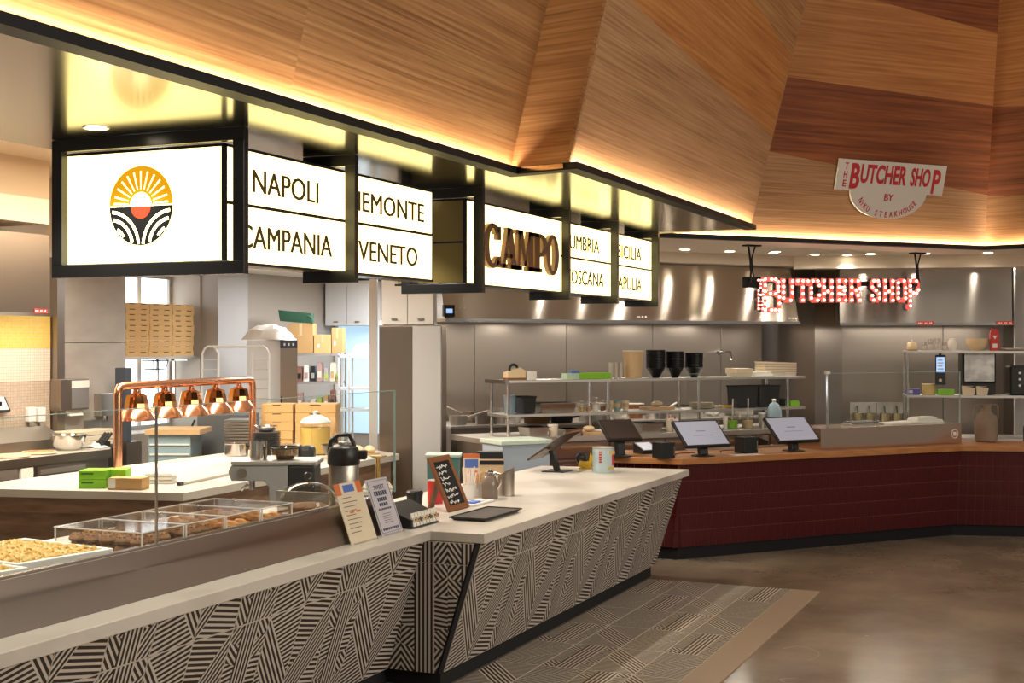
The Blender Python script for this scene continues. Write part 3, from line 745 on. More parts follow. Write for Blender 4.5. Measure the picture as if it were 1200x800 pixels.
# lamps inside the hood
hu = [Ru(p, .5) for p in (560, 640, 720, 800, 870)]
for i, u in enumerate(hu):
    l = bpy.data.lights.new('hood_lamp', 'AREA'); l.energy = 6; l.size = .25; l.color = NEUT
    o = bpy.data.objects.new('hood_lamp', l); o.location = Rp(u, .6, 2.2); COL.objects.link(o)
# pot filler
uf = Ru(845, 1.18)
pf = rthing('pot_filler', 'wall mounted folding tap on the steel wall beneath the hood', 'tap', uf, 1.19, 1.75)
part('arm', B().tube([(0,0,.12),(0,-.06,.12),(.02,-.18,.12),(.02,-.2,.02)], .012, 8), M_CHROME, pf, True)
part('wall_plate', B().lathe([(.035,0),(.035,.02)], 12), M_CHROME, pf, True, loc=(0,0,.12), rot=(math.pi/2,0,0))
# --- steel fridge and white cupboards left of the hood
FD = 13.4; FA = YAW-.06
fp = Pd(443.5, 400, FD); fw = 74.5/FPX*FD
fr_ = thing('steel_refrigerator', 'tall stainless refrigerator beside the long hood', 'refrigerator', (fp.x, fp.y, 0), FA)
part('cabinet', B().bx(0, fw, .03, .45, .08, 2.16), M_STEEL, fr_, bevel=.004)
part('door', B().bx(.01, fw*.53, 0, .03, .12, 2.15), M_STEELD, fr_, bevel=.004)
part('door', B().bx(fw*.54, fw-.01, 0, .03, .12, 2.15), M_REFLECT, fr_, bevel=.004)
part('plinth', B().bx(.02, fw-.02, .06, .43, 0, .08), M_BLACKM, fr_)
cpp = Pd(447, 400, FD+.08); cwid = 62/FPX*FD
wc = thing('cupboard', 'white double cupboard above the tall stainless refrigerator', 'cupboard', (cpp.x, cpp.y, 2.165), FA)
def cupboard(t, W, H, D):
    part('carcass', B().bx(0, W, .02, D, 0, H), M_FRIDGE, t)
    for i in (0, 1):
        d = part('door', B().bx(i*W/2+.004, (i+1)*W/2-.004, 0, .018, .006, H-.006), M_FRIDGE, t, bevel=.002)
        part('handle', B().bx(W/4+i*W/2-.03, W/4+i*W/2+.03, -.02, 0, .05, .065), M_STEELD, d)
cupboard(wc, cwid, .5, .28)
xa, xb = (lambda f: (f(381), f(432)))(lambda px: (lambda a: (RX.x*a+FY.x)*( (EW-.36)/(RX.y*a+FY.y)))((px-600)/FPX))
wc2 = thing('cupboard', 'white double cupboard on the end wall above the frosted window', 'cupboard', (xa, EW-.36, 2.22))
cupboard(wc2, xb-xa, .63, .34)
pw = Pd(437.5, 400, 14.6)
struct(part('trim_4', B().bx(-.045, .045, -.03, .03, 0, 2.87), M_FRIDGE, loc=(pw.x, pw.y, 0), rz=YAW))

# --- pass shelf with prep cabinet
WS = -.95
s0, s1 = pxw(594, 944, WS)
Z1, Z2, Z3 = Rz(443, Ru(770, WS), WS), Rz(481, Ru(770, WS), WS), Rz(505, Ru(770, WS), WS)
ps = rthing('pass_shelf', 'two-tier stainless pass shelf on its worktop in the rear kitchen', 'shelf unit', s0, WS)
LS = s1-s0
for z in (Z1, Z2): part('shelf', B().bx(0, LS, 0, .42, z-.028, z), M_STEELR, ps, bevel=.003)
for px in (596, 715, 821, 925):
    for yy in (.03, .39):
        uu = max(.03, Ru(px, WS)-s0); part('post', B().lathe([(.016, Z3), (.016, Z1-.028)], 10, (uu, yy, 0)), M_CHROME, ps, True)
part('end_cap', B().bx(-.02, .02, -.01, .44, Z1-.034, Z1+.004), M_CHROME, ps)
part('worktop', B().bx(-.35, LS, -.26, .55, Z3-.05, Z3), M_STEELR, ps, bevel=.003)
cab = part('cabinet', B().bx(-.3, LS, -.20, .5, .1, Z3-.05), M_STEELD, ps)
for i in range(6):
    a, b2 = -.3+i*(LS+.3)/6, -.3+(i+1)*(LS+.3)/6
    dr = part('door', B().bx(a+.01, b2-.01, -.22, -.20, .14, Z3-.24), M_STEEL, cab, bevel=.004); part('handle', B().bx(a+.1, b2-.1, -.245, -.22, Z3-.3, Z3-.28), M_CHROME, dr)
    dw = part('drawer', B().bx(a+.01, b2-.01, -.22, -.20, Z3-.22, Z3-.07), M_STEEL, cab, bevel=.004); part('handle', B().bx(a+.1, b2-.1, -.245, -.22, Z3-.12, Z3-.1), M_CHROME, dw)
# --- cooking range under the hood
WR_ = .3
r0, r1 = pxw(529, 900, WR_)
rg = rthing('cooking_range', 'stainless cooking range standing under the long hood', 'range', r0, WR_)
ZR = Rz(498, Ru(560, WR_), WR_); LR = r1-r0
part('body', B().bx(0, LR, .02, .8, .12, ZR-.03), M_STEELD, rg)
part('top', B().bx(-.02, LR, -.03, .82, ZR-.03, ZR), M_STEELR, rg, bevel=.003)
for i in range(5):
    a = LR*i/5; d = part('oven_door', B().bx(a+.02, a+LR/5-.02, 0, .02, .2, ZR-.3), M_STEELD, rg, bevel=.003)
    part('handle', B().bx(a+.06, a+LR/5-.06, -.03, 0, ZR-.36, ZR-.34), M_CHROME, d)
    for k in range(3): part('knob', B().lathe([(.025,0),(.02,.03)], 10), M_BLACKP, rg, True, loc=(a+.1+k*.14, .02, ZR-.15), rot=(math.pi/2,0,0))
for i in range(4): part('leg', B().lathe([(.02,0),(.02,.12)], 8, (.1+(LR-.2)*(i%2), .1+.6*(i//2), 0)), M_BLACK, rg)
# pots and pans on the range
def pan(px, w_, r, h, label, m=M_STEELR, handle=True, z=None, group='pans on the range', name='pan', rzh=None):
    t = rthing(name, label, name.replace('_', ' '), Ru(px, w_), w_, (ZR if z is None else z)+.001, group)
    part('bowl', B().lathe([(.001,.004),(r*.86,.004),(r*.97,h),(r,h),(r*.9,0),(.001,0)], 24, cap=False), m, t, True)
    if handle:
        a = rzh if rzh is not None else -.5
        part('handle', B().tube([(r*.95*math.cos(a),r*.95*math.sin(a),h*.8),((r+.22)*math.cos(a),(r+.22)*math.sin(a),h+.05)], .012, 8), m, t, True)
    return t
pan(537, .42, .10, .10, 'steel pan at the left end of the range beside the refrigerator')
pan(553, .75, .11, .12, 'shallow frying pan with raised handle, second from the refrigerator', M_STEELD, rzh=2.2)
pan(567, .42, .10, .13, 'wide frying pan tilted behind the tall pot on the range', M_STEELD, rzh=.8)
pan(585, .42, .075, .17, 'tall steel pot standing left of the pass shelf posts', handle=False)
pan(629, .3, .15, .10, 'brown frying pan below the dark bin shelf', mat('seasoned_pan', (.2,.12,.06), .35, .8), rzh=0.)
pan(696, .35, .19, .2, 'wide stockpot under the pass shelf behind the glass jars', handle=False, name='stock_pot')
pan(658, .3, .13, .07, 'low black skillet between frying pan and stockpot', M_BLACK)
pan(770, .4, .14, .12, 'steel saucepan on the range behind the first black bowl stack', rzh=.3)

# --- goods on the top shelf of the pass
def on1(px, dw=.2): return Ru(px, WS+dw)
def sbox(name, label, cat, px0, px1, z0, h, m, dw=.08, depth=.22, extra=None, group=None):
    a, b2 = Ru(px0, WS+dw), Ru(px1, WS+dw); W = b2-a
    t = rthing(name, label, cat, a, WS+dw, z0+.001, group)
    return t, W, h, depth
t, W, h, D = sbox('tape_dispenser', 'cream tape dispenser at the left end of the top pass shelf', 'dispenser', 595, 616, Z1, .13, M_CREAMC)
part('body', B().prism_y([(0,.02),(W,.02),(W,.09),(W*.72,.12),(0,.075)], 0, .1), M_CREAMC, t, bevel=.004)
part('base', B().bx(0, W, 0, .1, 0, .02), M_WOODB, t)
part('tape_roll', B().tube([(W*.45+.045*math.cos(k*.524), .05, .105+.045*math.sin(k*.524)) for k in range(12)], .014, 8, closed=True), M_BLACKP, t, True)
t, W, h, D = sbox('small_box', 'small white carton beside the cream tape dispenser', 'box', 617.5, 629, Z1, .075, M_PAPER)
part('carton', B().bx(0, W, 0, .12, 0, .08), M_PAPER, t, bevel=.002); part('flap', B().bx(.005, W-.005, .02, .1, .08, .083), M_CREAM, t)
t, W, h, D = sbox('film_box', 'long lime green wrap box on the top pass shelf', 'box', 664, 716, Z1, .06, M_GREEN)
part('carton', B().bx(W*.28, W, 0, .1, 0, .06), M_GREEN, t, bevel=.002); part('label_end', B().bx(0, W*.28, 0, .1, 0, .058), mat('mint_print', (.55,.75,.55), .6), t)
part('blue_cap', B().bx(W*.12, W*.3, .01, .07, .06, .085), M_BLUE, t)
for i, px in enumerate((716, 721.5, 727)):
    t = rthing('deli_cup_stack', '%s tall stack of clear deli cups beside the kraft tub' % ('leftmost','middle','rightmost')[i], 'cup stack', on1(px, .12), WS+.12, Z1+.001, 'deli cup stacks')
    for k in range(6): part('cup', B().lathe([(.018,k*.022),(.0235,k*.022+.05),(.0245,k*.022+.052)], 14, cap=False), mat('milky_cup', (.7,.63,.55), .35), t, True)
t = rthing('kraft_tub', 'tall stack of kraft paper tubs left of the black bowls', 'tub', on1(742, .16), WS+.16, Z1+.001)
part('tub', B().lathe([(.085,0),(.105,.26),(.113,.262),(.113,.272),(.1,.268),(.08,.02),(.001,.02)], 28, cap=False), M_CARDL, t, True)
part('inner_tub', B().lathe([(.098,.24),(.109,.28),(.112,.285),(.104,.28),(.094,.25)], 28, cap=False), M_PAPER, t, True)
bm = B().lathe([(.034,0),(.036,.002),(.098,.085),(.103,.087),(.103,.094),(.094,.09),(.03,.006)], 24, cap=False).mesh('bowl', M_BLACKP, True)
for i, (px, n, sc_) in enumerate(((768.5, 12, 1.02), (791, 11, .96), (813.5, 10, .98))):
    t = rthing('bowl_stack', '%s stack of black takeout bowls on the top pass shelf' % ('tallest left', 'middle', 'shortest right')[i], 'bowl stack', on1(px, .18), WS+.18, Z1+.001, 'black bowl stacks')
    for k in range(n): link('bowl', bm, t, (0,0,k*.0165)).scale = (sc_,sc_,1.15)
t = rthing('clamshell_stack', 'stack of pale takeout clamshells on the right of the pass shelf', 'takeout boxes', on1(864, .1), WS+.1, Z1+.001)
cm = B().hexa([(.02,.02,0),(.2,.02,0),(.2,.2,0),(.02,.2,0),(0,0,.05),(.22,0,.05),(.22,.22,.05),(0,.22,.05)]).mesh('tray', M_CREAM)
for k in range(3): link('tray', cm, t, (0,0,k*.018))
part('lid', B().hexa([(.24,0,0),(.5,0,0),(.5,.12,0),(.24,.12,0),(.27,.02,.055),(.47,.02,.045),(.47,.10,.045),(.27,.10,.055)]), M_PAPER, t, bevel=.006)
t = rthing('tray_pile', 'tall pile of cream takeout trays behind the clamshells', 'takeout boxes', on1(894, .28), WS+.24, Z1+.001)
for k in range(5): part('tray', B().hexa([(0,.0,.015+k*.029),(.43,.0,.015+k*.026),(.43,.17,.015+k*.026),(0,.17,.015+k*.029),(-.01,-.01,.04+k*.029),(.44,-.01,.036+k*.026),(.44,.18,.036+k*.026),(-.01,.18,.04+k*.029)]), M_CREAM, t)
part('bottom_tray', B().bx(.0,.43,0,.17,0,.014), M_PAPER, t)
# --- goods on the second pass shelf
t, W, h, D = sbox('storage_bin', 'blue-grey tub beside the black bin at the left pass shelf', 'tub', 597.5, 608, Z2, .18, M_BLUE)
part('tub', B().lathe([(.05,0),(.062,.17),(.066,.175)], 16, (.05,.1,0)), mat('bluegrey_plastic', (.2,.27,.32), .5), t, True); part('lid', B().lathe([(.068,.176),(.068,.186),(.03,.19)], 16, (.05,.1,0)), mat('bluegrey_plastic', (.2,.27,.32), .5), t, True)
def bin_(label, px0, px1, h, dw=.08):
    t, W, _, _ = sbox('black_bin', label, 'bin', px0, px1, Z2, h, M_BLACKP, dw)
    part('tub', B().hexa([(.01,.01,0),(W-.01,.01,0),(W-.01,.2,0),(.01,.2,0),(0,0,h),(W,0,h),(W,.21,h),(0,.21,h)]), M_BLACKP, t, bevel=.012)
    part('rim', B().bx(-.004, W+.004, -.004, .214, h-.014, h), M_BLACKM, t, bevel=.003)
bin_('black plastic bin at the left end of the lower pass shelf', 613, 629, .17)
bin_('left of two square black bins below the clamshells', 865, 889, .235); bin_('right of two square black bins below the clamshells', 890.5, 914.5, .235)
for i, (px, r, h) in enumerate(((674, .03, .08), (681.5, .033, .1), (689.5, .033, .09), (698, .036, .13), (706.5, .033, .1))):
    t = rthing('glass_jar', 'clear glass jar on the lower pass shelf, %s of the cluster' % ('first','second','third','fourth','fifth')[i], 'jar', Ru(px, WS+.16), WS+.16, Z2+.001, 'glass jars')
    part('jar', B().lathe([(r*.9,0),(r,.01),(r,h*.8),(r*.8,h)], 14), M_ACRYL, t, True); part('lid', B().lathe([(r*.85,h),(r*.85,h+.012)], 14), M_STEELR, t, True)
    part('contents', B().lathe([(r*.8,.006),(r*.8,h*.5)], 12), [M_CREAM, M_BRASS, M_CARD, M_PAPER, M_WOODB][i], t, True)
for i, (px, m_) in enumerate(((714, M_CREAMC), (723, mat('teal_cup', (.25,.42,.4), .5)), (733, M_CREAM))):
    t = rthing('paper_cup', ['cream', 'teal', 'beige'][i]+' cup standing by the middle posts of the pass shelf', 'cup', Ru(px, WS+.2), WS+.2, Z2+.001)
    part('cup', B().lathe([(.03,0),(.04,.1),(.042,.102),(.037,.1),(.028,.01)], 14), m_, t, True); part('sleeve', B().lathe([(.0345,.035),(.0385,.075)], 14, cap=False), M_CARDL, t, True)
t = rthing('plate_stack', 'flat stack of beige paper plates on the lower pass shelf', 'plates', Ru(822, WS+.15), WS+.15, Z2+.001)
for k in range(5): part('plate', B().lathe([(.07,k*.012),(.13,k*.012+.012),(.13,k*.012+.016),(.001,k*.012+.004)], 24), M_CREAM, t, True)
t = rthing('spatula', 'yellow handled spatula lying beside the beige paper plates', 'spatula', Ru(838, WS+.1), WS+.1, Z2+.001)
part('blade', B().bx(0,.1,0,.07,0,.012), M_WOODL, t, bevel=.003); part('handle', B().tube([(.1,.035,.012),(.26,.05,.018)], .012, 8), mat('yellow_plastic', (.8,.5,.03), .4), t, True)
t, W, h, D = sbox('small_box', 'lime green carton at the right end of the lower pass shelf', 'box', 927, 937, Z2, .06, M_GREEN, .08)
part('carton', B().bx(0,W,0,.1,0,.055), M_GREEN, t, bevel=.002); part('flap', B().bx(.01,W-.01,.02,.08,.055,.058), M_GREEN, t)
# worktop goods under the shelf
def wk(px, dw=-.02): return Ru(px, WS+dw)
t = rthing('sheet_tray', 'beige sheet tray on the rear worktop left of the first monitor', 'tray', wk(775,.12), WS+.12, Z3+.001)
part('tray', B().bx(-.2,.2,-.07,.2,0,.01), M_CREAM, t); part('rim', B().tube([(-.2,-.07,.014),(.2,-.07,.014),(.2,.2,.014),(-.2,.2,.014)], .008, 6, closed=True), M_STEELR, t)
for i, (px, h, m_) in enumerate(((858, .16, M_ACRYL), (876, .15, M_ACRYL))):
    t = rthing('utensil_jar', ['left','right'][i]+' clear tub with a ladle handle behind the cash monitors', 'jar', wk(px,-.12), WS-.12, Z3+.001)
    part('tub', B().lathe([(.06,0),(.07,h),(.074,h+.004),(.066,h),(.058,.01)], 16), m_, t, True); part('contents', B().lathe([(.055,.008),(.06,.09)], 14), [M_GREEN, M_CREAMC][i], t, True)
    part('ladle', B().tube([(0,0,.08),(.01,0,.32)], .008, 8), M_STEELR, t, True)
t = rthing('bagged_bundle', 'blue and white wrapped bundle in a clear tub behind the second monitor', 'bundle', wk(907,-.13), WS-.13, Z3+.001)
part('tub', B().lathe([(.09,0),(.1,.12),(.104,.124)], 18, cap=False), M_ACRYL, t, True)
part('bundle', B().lathe([(.07,.004),(.085,.08),(.08,.18),(.05,.25),(.012,.28)], 9), mat('blue_wrap', (.4,.55,.66), .5), t, True)
part('tie', B().lathe([(.016,.27),(.026,.3),(.01,.31)], 8), M_PAPER, t, True)

# ================================================================ RIGHT COOK STATION (facing the hall)
D6 = Vector((C2-C1)).normalized(); W6 = Vector((-D6.y, D6.x, 0)); A6 = math.atan2(D6.y, D6.x)
def gs(px, d):                            # along-run coordinate at offset d behind the counter edge
    a = (px-600)/FPX; dd = RX*a+FY; base = (C1+W6*d).xy; e = D6.xy
    det = dd.x*(-e.y)+e.x*dd.y; t_ = (base.x*(-e.y)+e.x*base.y)/det
    return (dd*t_-base).dot(e)
def gp(px, d, z=0): s_ = gs(px, d); p = C1+D6*s_+W6*d; return Vector((p.x, p.y, z))
def gz(py, px, d): return CH+(400-py)/FPX*gp(px, d).xy.dot(FY)
def gthing(name, label, cat, px, d, z=0, group=None): return thing(name, label, cat, gp(px, d, z), A6, group)
a, b2 = gs(981, 3.1), gs(1260, 3.1)
wr2 = struct(part('wall_rear', B().bx(a, b2, .02, .12, 0, 3.0), M_STEELD, loc=(C1+W6*3.1), rz=A6))
for p0, p1 in ((984, 1105), (1105, 1176)): part('steel_sheet', B().bx(gs(p0,3.1)+.004, gs(p1,3.1)-.004, 0, .02, 0, 2.9), M_STEEL, wr2, bevel=.003)
struct(part('wall_right', B().bx(gs(1190,2.2), gs(1300,2.2), 2.2, 2.3, 0, 3.0), M_WALLT2, loc=C1, rz=A6))
dh = 2.0; hw = gs(1186, dh)-gs(984, dh)
h2 = gthing('range_hood', 'shorter stainless hood behind the red illuminated letters', 'range hood', 984, dh, gz(381, 1080, dh))
part('hood_body', B().hexa([(0,0,.03),(hw,0,.03),(hw,1.05,.03),(0,1.05,.03),(0,.03,.7),(hw,.03,.7),(hw,1.05,.7),(0,1.05,.7)]), M_HOOD, h2)
part('hood_lip', B().bx(0,hw,-.03,.02,0,.03).bx(0,.03,.02,1.05,0,.03).bx(hw-.03,hw,.02,1.05,0,.03), M_CHROME, h2)
for px in (1084, 1177): red_label(h2, gs(px, dh)-gs(984, dh), -.032, .005, .19, .04)
struct(part('trim_5', B().bx(gs(940,dh)-.1, hw+.6+gs(984,dh), dh-.12, dh+.1, gz(314,1080,dh), 3.0), M_CEIL, loc=C1, rz=A6))
for i, px in enumerate((1020, 1084, 1158)):
    downlight(gp(px, dh-.4, 2.996), 9, '%s downlight in the ceiling before the shorter hood' % ('left','middle','right')[i], 150)
l = bpy.data.lights.new('hood_lamp', 'AREA'); l.energy = 14; l.size = .25; l.size_y = 1.6; l.shape = 'RECTANGLE'; l.color = NEUT
o = bpy.data.objects.new('hood_lamp', l); pp = gp(1080, dh+.5, gz(381,1080,dh)-.01); o.location = pp; o.rotation_euler = (0,0,A6+math.pi/2); COL.objects.link(o)
# shelf unit
dS = 1.45
ZA, ZBs, ZC = gz(411, 1130, dS), gz(463, 1130, dS), gz(500, 1130, dS)
su = gthing('wire_shelf_unit', 'steel shelving behind the counter at the right edge', 'shelf unit', 1062, dS)
wS = gs(1235, dS)-gs(1062, dS)
for z in (ZA, ZBs): part('shelf', B().bx(0, wS, 0, .4, z-.03, z), M_STEELR, su, bevel=.003)
for xx in (.02, wS-.02):
    for yy in (.03, .37): part('post', B().lathe([(.015, 0), (.015, ZA-.03)], 10, (xx, yy, 0)), M_CHROME, su, True)
part('worktop', B().bx(-.75, wS, -.05, .6, ZC-.16, ZC-.12), M_STEELR, su)
part('cabinet', B().bx(-.72, wS, 0, .55, .1, ZC-.16), M_STEELD, su)
def gt_(name, label, cat, px, z, d=.14, group=None): return gthing(name, label, cat, px, dS+d, z+.001, group)
t = gt_('bell_jar', 'cream bell-shaped jar at the left end of the upper right shelf', 'jar', 1068.5, ZA)
part('dome', B().lathe([(.055,.012),(.06,.03),(.05,.085),(.035,.1)], 18), M_CREAMC, t, True); part('base', B().lathe([(.062,0),(.062,.012)], 18), M_WOODB, t); part('knob', B().ball((0,0,.11), .013), M_CREAMC, t, True)
for i, (px, h, r) in enumerate(((1083,.1,.03),(1090.5,.13,.032),(1099,.14,.035),(1107,.1,.03))):
    t = gt_('drinking_glass', 'clear glass on the upper right shelf, number %s after the bell jar' % ('one','two','three','four')[i], 'glass', px, ZA, group='shelf glasses')
    part('glass', B().lathe([(r*.7,0),(r*.75,.01),(r,h),(r*.93,h),(r*.66,.014)], 16, cap=False), M_ACRYL, t, True); part('fill', B().lathe([(r*.64,.012),(r*.8,h*.55)], 12), M_PAPER, t, True)
t = gt_('white_jar', 'white ceramic jar left of the wooden bowl on the upper shelf', 'jar', 1116, ZA)
part('jar', B().lathe([(.035,0),(.05,.04),(.05,.1),(.035,.125)], 18), M_PAPER, t, True); part('lid', B().lathe([(.037,.125),(.037,.135),(.01,.14)], 14), M_PAPER, t, True)
t = gt_('wooden_bowl', 'pale wooden bowl on the upper right shelf', 'bowl', 1145, ZA, .2)
part('bowl', B().lathe([(.05,0),(.09,.03),(.118,.09),(.12,.14),(.112,.14),(.1,.08),(.05,.02)], 26, cap=False), M_CREAMC, t, True); part('foot', B().lathe([(.05,0),(.052,.008)], 18), M_WOODL, t)
t = gt_('red_carton', 'red and white printed carton beside the wooden bowl', 'carton', 1161, ZA, .1)
part('carton', B().bx(0,.09,0,.09,0,.2), M_REDL, t); part('gable', B().prism_y([(0,.2),(.09,.2),(.075,.245),(.015,.245)], .01, .08), M_REDL, t); part('label_print', B().bx(.02,.07,-.002,0,.03,.08).prism_y([(.02,.17),(.045,.13),(.07,.17)], -.002, 0), M_PAPER, t)
t = gt_('serving_plate', 'white oval plate at the right end of the upper shelf', 'plate', 1192, ZA, .18)
part('plate', B().lathe([(.1,0),(.17,.025),(.172,.03),(.1,.01),(.001,.01)], 28, cap=False), M_PAPER, t, True); part('foot_ring', B().lathe([(.08,0),(.085,.006)], 20), M_PAPER, t)
t = gt_('phone_terminal', 'slim black terminal with lit blue screen under the upper shelf', 'terminal', 1096, ZBs+.115, .02)
part('body', B().bx(0,.115,0,.02,.0,.335), M_BLACKP, t, bevel=.006); part('screen', B().bx(.012,.103,-.002,0,.14,.31), M_SCREENB, t)
b = B()
for k in range(4): b.bx(.024,.09-.012*(k%2),-.003,-.002,.17+k*.033,.185+k*.033)
part('screen_text', b, M_PAPER, t); part('knob', B().lathe([(.018,0),(.018,.01)], 14), M_CREAM, t, True, loc=(.055,0,.05), rot=(math.pi/2,0,0))
part('bracket', B().bx(.045,.07,.02,.06,.30,.36), M_BLACK, t)
t = gt_('speed_oven', 'oven with a bright steel framed door on the right shelves', 'oven', 1128, ZBs+.13, .12)
part('body', B().bx(0,.36,.02,.3,-.12,.36), M_BLACKP, t); part('door', B().bx(.005,.36,0,.02,0,.36), M_BLACKM, t, bevel=.01); part('door_panel', B().bx(.02,.345,-.006,0,.02,.34), mat('bright_steel_sheet', (.72,.7,.66), .3, 1, noise=((9,9,9),(.5,.48,.46),4,.4,.6)), t, bevel=.01)
t = gt_('small_box', 'purple carton at the left of the lower right shelf', 'box', 1062, ZBs, .05); part('carton', B().bx(0,.15,0,.1,0,.065), mat('purple_print', (.12,.1,.4), .6), t); part('label_print', B().bx(.02,.07,-.002,0,.02,.05), M_PAPER, t)
t = gt_('round_tub', 'yellow round tub on the lower right shelf', 'tub', 1088.5, ZBs, .14); part('tub', B().lathe([(.07,0),(.076,.105)], 20), mat('butter_yellow', (.72,.52,.2), .5), t, True); part('lid', B().lathe([(.08,.105),(.08,.118),(.07,.12)], 20), mat('butter_yellow', (.72,.52,.2), .5), t, True)
t = gt_('small_box', 'lime green carton next to the yellow round tub', 'box', 1099, ZBs, .05); part('carton', B().bx(0,.18,0,.1,0,.06), M_GREEN, t); part('flap', B().bx(.01,.17,.02,.08,.06,.063), M_GREEN, t)
for i, px in enumerate((1128.5, 1144)):
    t = gt_('pulp_tray', ['left','right'][i]+' cream pulp tray under the bright oven door', 'tray', px, ZBs, .03, 'pulp trays')
    part('tray', B().hexa([(.01,.01,0),(.12,.01,0),(.12,.1,0),(.01,.1,0),(0,0,.1),(.135,0,.08),(.135,.11,.08),(0,.11,.1)]), M_CREAM, t); part('liner', B().bx(.015,.12,.015,.095,.098,.1), M_PAPER, t)
t = gt_('coffee_grinder', 'black appliance standing at the right picture edge', 'appliance', 1184, ZBs, .05)
part('body', B().bx(0,.3,0,.3,0,.33), M_BLACKP, t, bevel=.02); part('control_panel', B().bx(.12,.2,-.004,0,.12,.28), mat('charcoal', (.05,.05,.055), .4), t)
for k in range(3): part('button', B().lathe([(.014,0),(.014,.008)], 12), M_STEELR, t, loc=(.1,-.001,.11+k*.07), rot=(math.pi/2,0,0))
# fry station jars behind the glass
zf = ZC-.12
for i in (0, 1):
    t = gthing('fryer_basket_station', ['left','right'][i]+' steel frying station with hanging baskets behind the glass', 'fryer', 998+i*32, 1.75, zf+.001)
    W = gs(1031,1.75)-gs(1000,1.75)
    part('back_panel', B().bx(0,W,.22,.25,0,.36), M_STEELR, t); part('well', B().bx(0,W,0,.22,0,.06), M_CHROME, t)
    for k in range(2):
        bk_ = part('basket', B().lathe([(.05,.08),(.06,.24),(.064,.245)], 16, (W*(.28+.46*k), .1, 0), cap=False), mat('smoked_jar', (.42,.35,.2), .2, .6), t, True)
        part('basket_hook', B().tube([(W*(.28+.46*k),.12,.24),(W*(.28+.46*k),.2,.32)], .008, 6), M_BLACK, bk_)
t = gthing('cup_stack', 'stack of red patterned cups behind the glass', 'cup stack', 1073, 1.25, ZC-.119)
for k in range(5): part('cup', B().lathe([(.04,k*.028),(.052,k*.028+.06)], 16), mat('red_pattern', (.38,.13,.1), .6), t, True)

# more kitchen ware along the cook line
def ware(px, w_, z, kind, label, r=.1, h=.1, m_=None):
    t = rthing({'bowl':'steel_bowl','tub':'food_tub','pan':'hotel_pan','bottle':'squeeze_bottle','board':'cutting_board'}[kind], label, {'bowl':'bowl','tub':'tub','pan':'pan','bottle':'bottle','board':'board'}[kind], Ru(px, w_), w_, z+.001)
    if kind == 'bowl': part('bowl', B().lathe([(r*.5,0),(r*.85,h*.4),(r,h),(r*.96,h),(r*.5,.01)], 22), m_ or M_CHROME, t, True); part('rim', B().lathe([(r,h-.004),(r*1.05,h)], 22, cap=False), M_STEELR, t)
    elif kind == 'tub': part('tub', B().lathe([(r*.85,0),(r,h)], 18), m_ or M_WHITE, t, True); part('lid', B().lathe([(r*1.05,h),(r*1.05,h+.012)], 18), M_PAPER, t)
    elif kind == 'pan': part('pan', B().hexa([(-r+.02,-.1,0),(r-.02,-.1,0),(r-.02,.1,0),(-r+.02,.1,0),(-r,-.12,h),(r,-.12,h),(r,.12,h),(-r,.12,h)]), m_ or M_STEELR, t); part('rim', B().bx(-r-.015,r+.015,-.135,.135,h-.006,h), M_CHROME, t)
    elif kind == 'bottle': part('bottle', B().lathe([(r,0),(r,h*.7),(r*.5,h*.8)], 14), m_ or M_CREAM, t, True); part('nozzle', B().lathe([(r*.3,h*.8),(.003,h)], 10), M_REDL, t, True)
    else: part('board', B().bx(-r,r,-.1,.1,0,.03), m_ or M_WOODL, t, bevel=.004); part('bread', B().ball((0,0,.06), .06, 12, 7, .5), M_CREAMC, t, True)
ware(604, .38, ZR, 'tub', 'pale tub behind the left posts of the pass shelf', .06, .12)
ware(645, .7, ZR, 'bowl', 'wide steel bowl at the rear of the range', .16, .13)
ware(725, .45, ZR, 'bowl', 'deep steel bowl on the range right of the stockpot', .12, .12)
ware(745, .62, ZR, 'tub', 'brown crock at the rear of the range', .09, .16, M_WOODB)
ware(805, .5, ZR, 'pan', 'deep hotel pan on the range behind the plates', .17, .14)
ware(835, .55, ZR, 'bowl', 'steel bowl on the range above the till monitor', .12, .13)
ware(866, .5, ZR, 'pan', 'hotel pan at the right end of the range', .15, .13)
for i, (px, kd, r, h, m_, lb) in enumerate(((625, 'pan', .11, .10, M_STEELR, 'square hotel pan on the worktop behind the tablet till'), (648, 'tub', .05, .10, M_CREAM, 'cream tub on the worktop left of the dark monitor'), (666, 'pan', .1, .07, M_CHROME, 'shallow bright pan on the rear worktop'),
      (690, 'board', .13, 0, None, 'board with a pale loaf on the rear worktop'), (757, 'pan', .13, .10, M_STEELR, 'square steel pan above the card terminal'), (784, 'bottle', .03, .17, M_CREAM, 'cream squeeze bottle above the small printer'),
      (791, 'bottle', .03, .16, M_PAPER, 'white squeeze bottle above the small printer'), (836, 'bowl', .06, .09, M_CHROME, 'small steel bowl peeking over the left monitor'), (850, 'tub', .025, .13, M_PAPER, 'slim white tub left of the ladle tubs'), (893, 'tub', .04, .15, M_STEELR, 'steel canister left of the wrapped bundle'),
      (928, 'bowl', .09, .1, M_PAPER, 'white bowl right of the wrapped bundle'))):
    ware(px, WS-.12, Z3, kd, lb, r, h, m_)
ware(917, WS+.33, Z2, 'bowl', 'dark bowl behind the black bins on the lower pass shelf', .07, .08, M_BLACK)
ware(648, WS+.2, Z2, 'pan', 'long bright pan on the lower pass shelf right of the black bin', .2, .1, M_STEELD)
ware(770, WS+.2, Z2, 'board', 'wooden board with bread on the lower pass shelf', .16, 0)
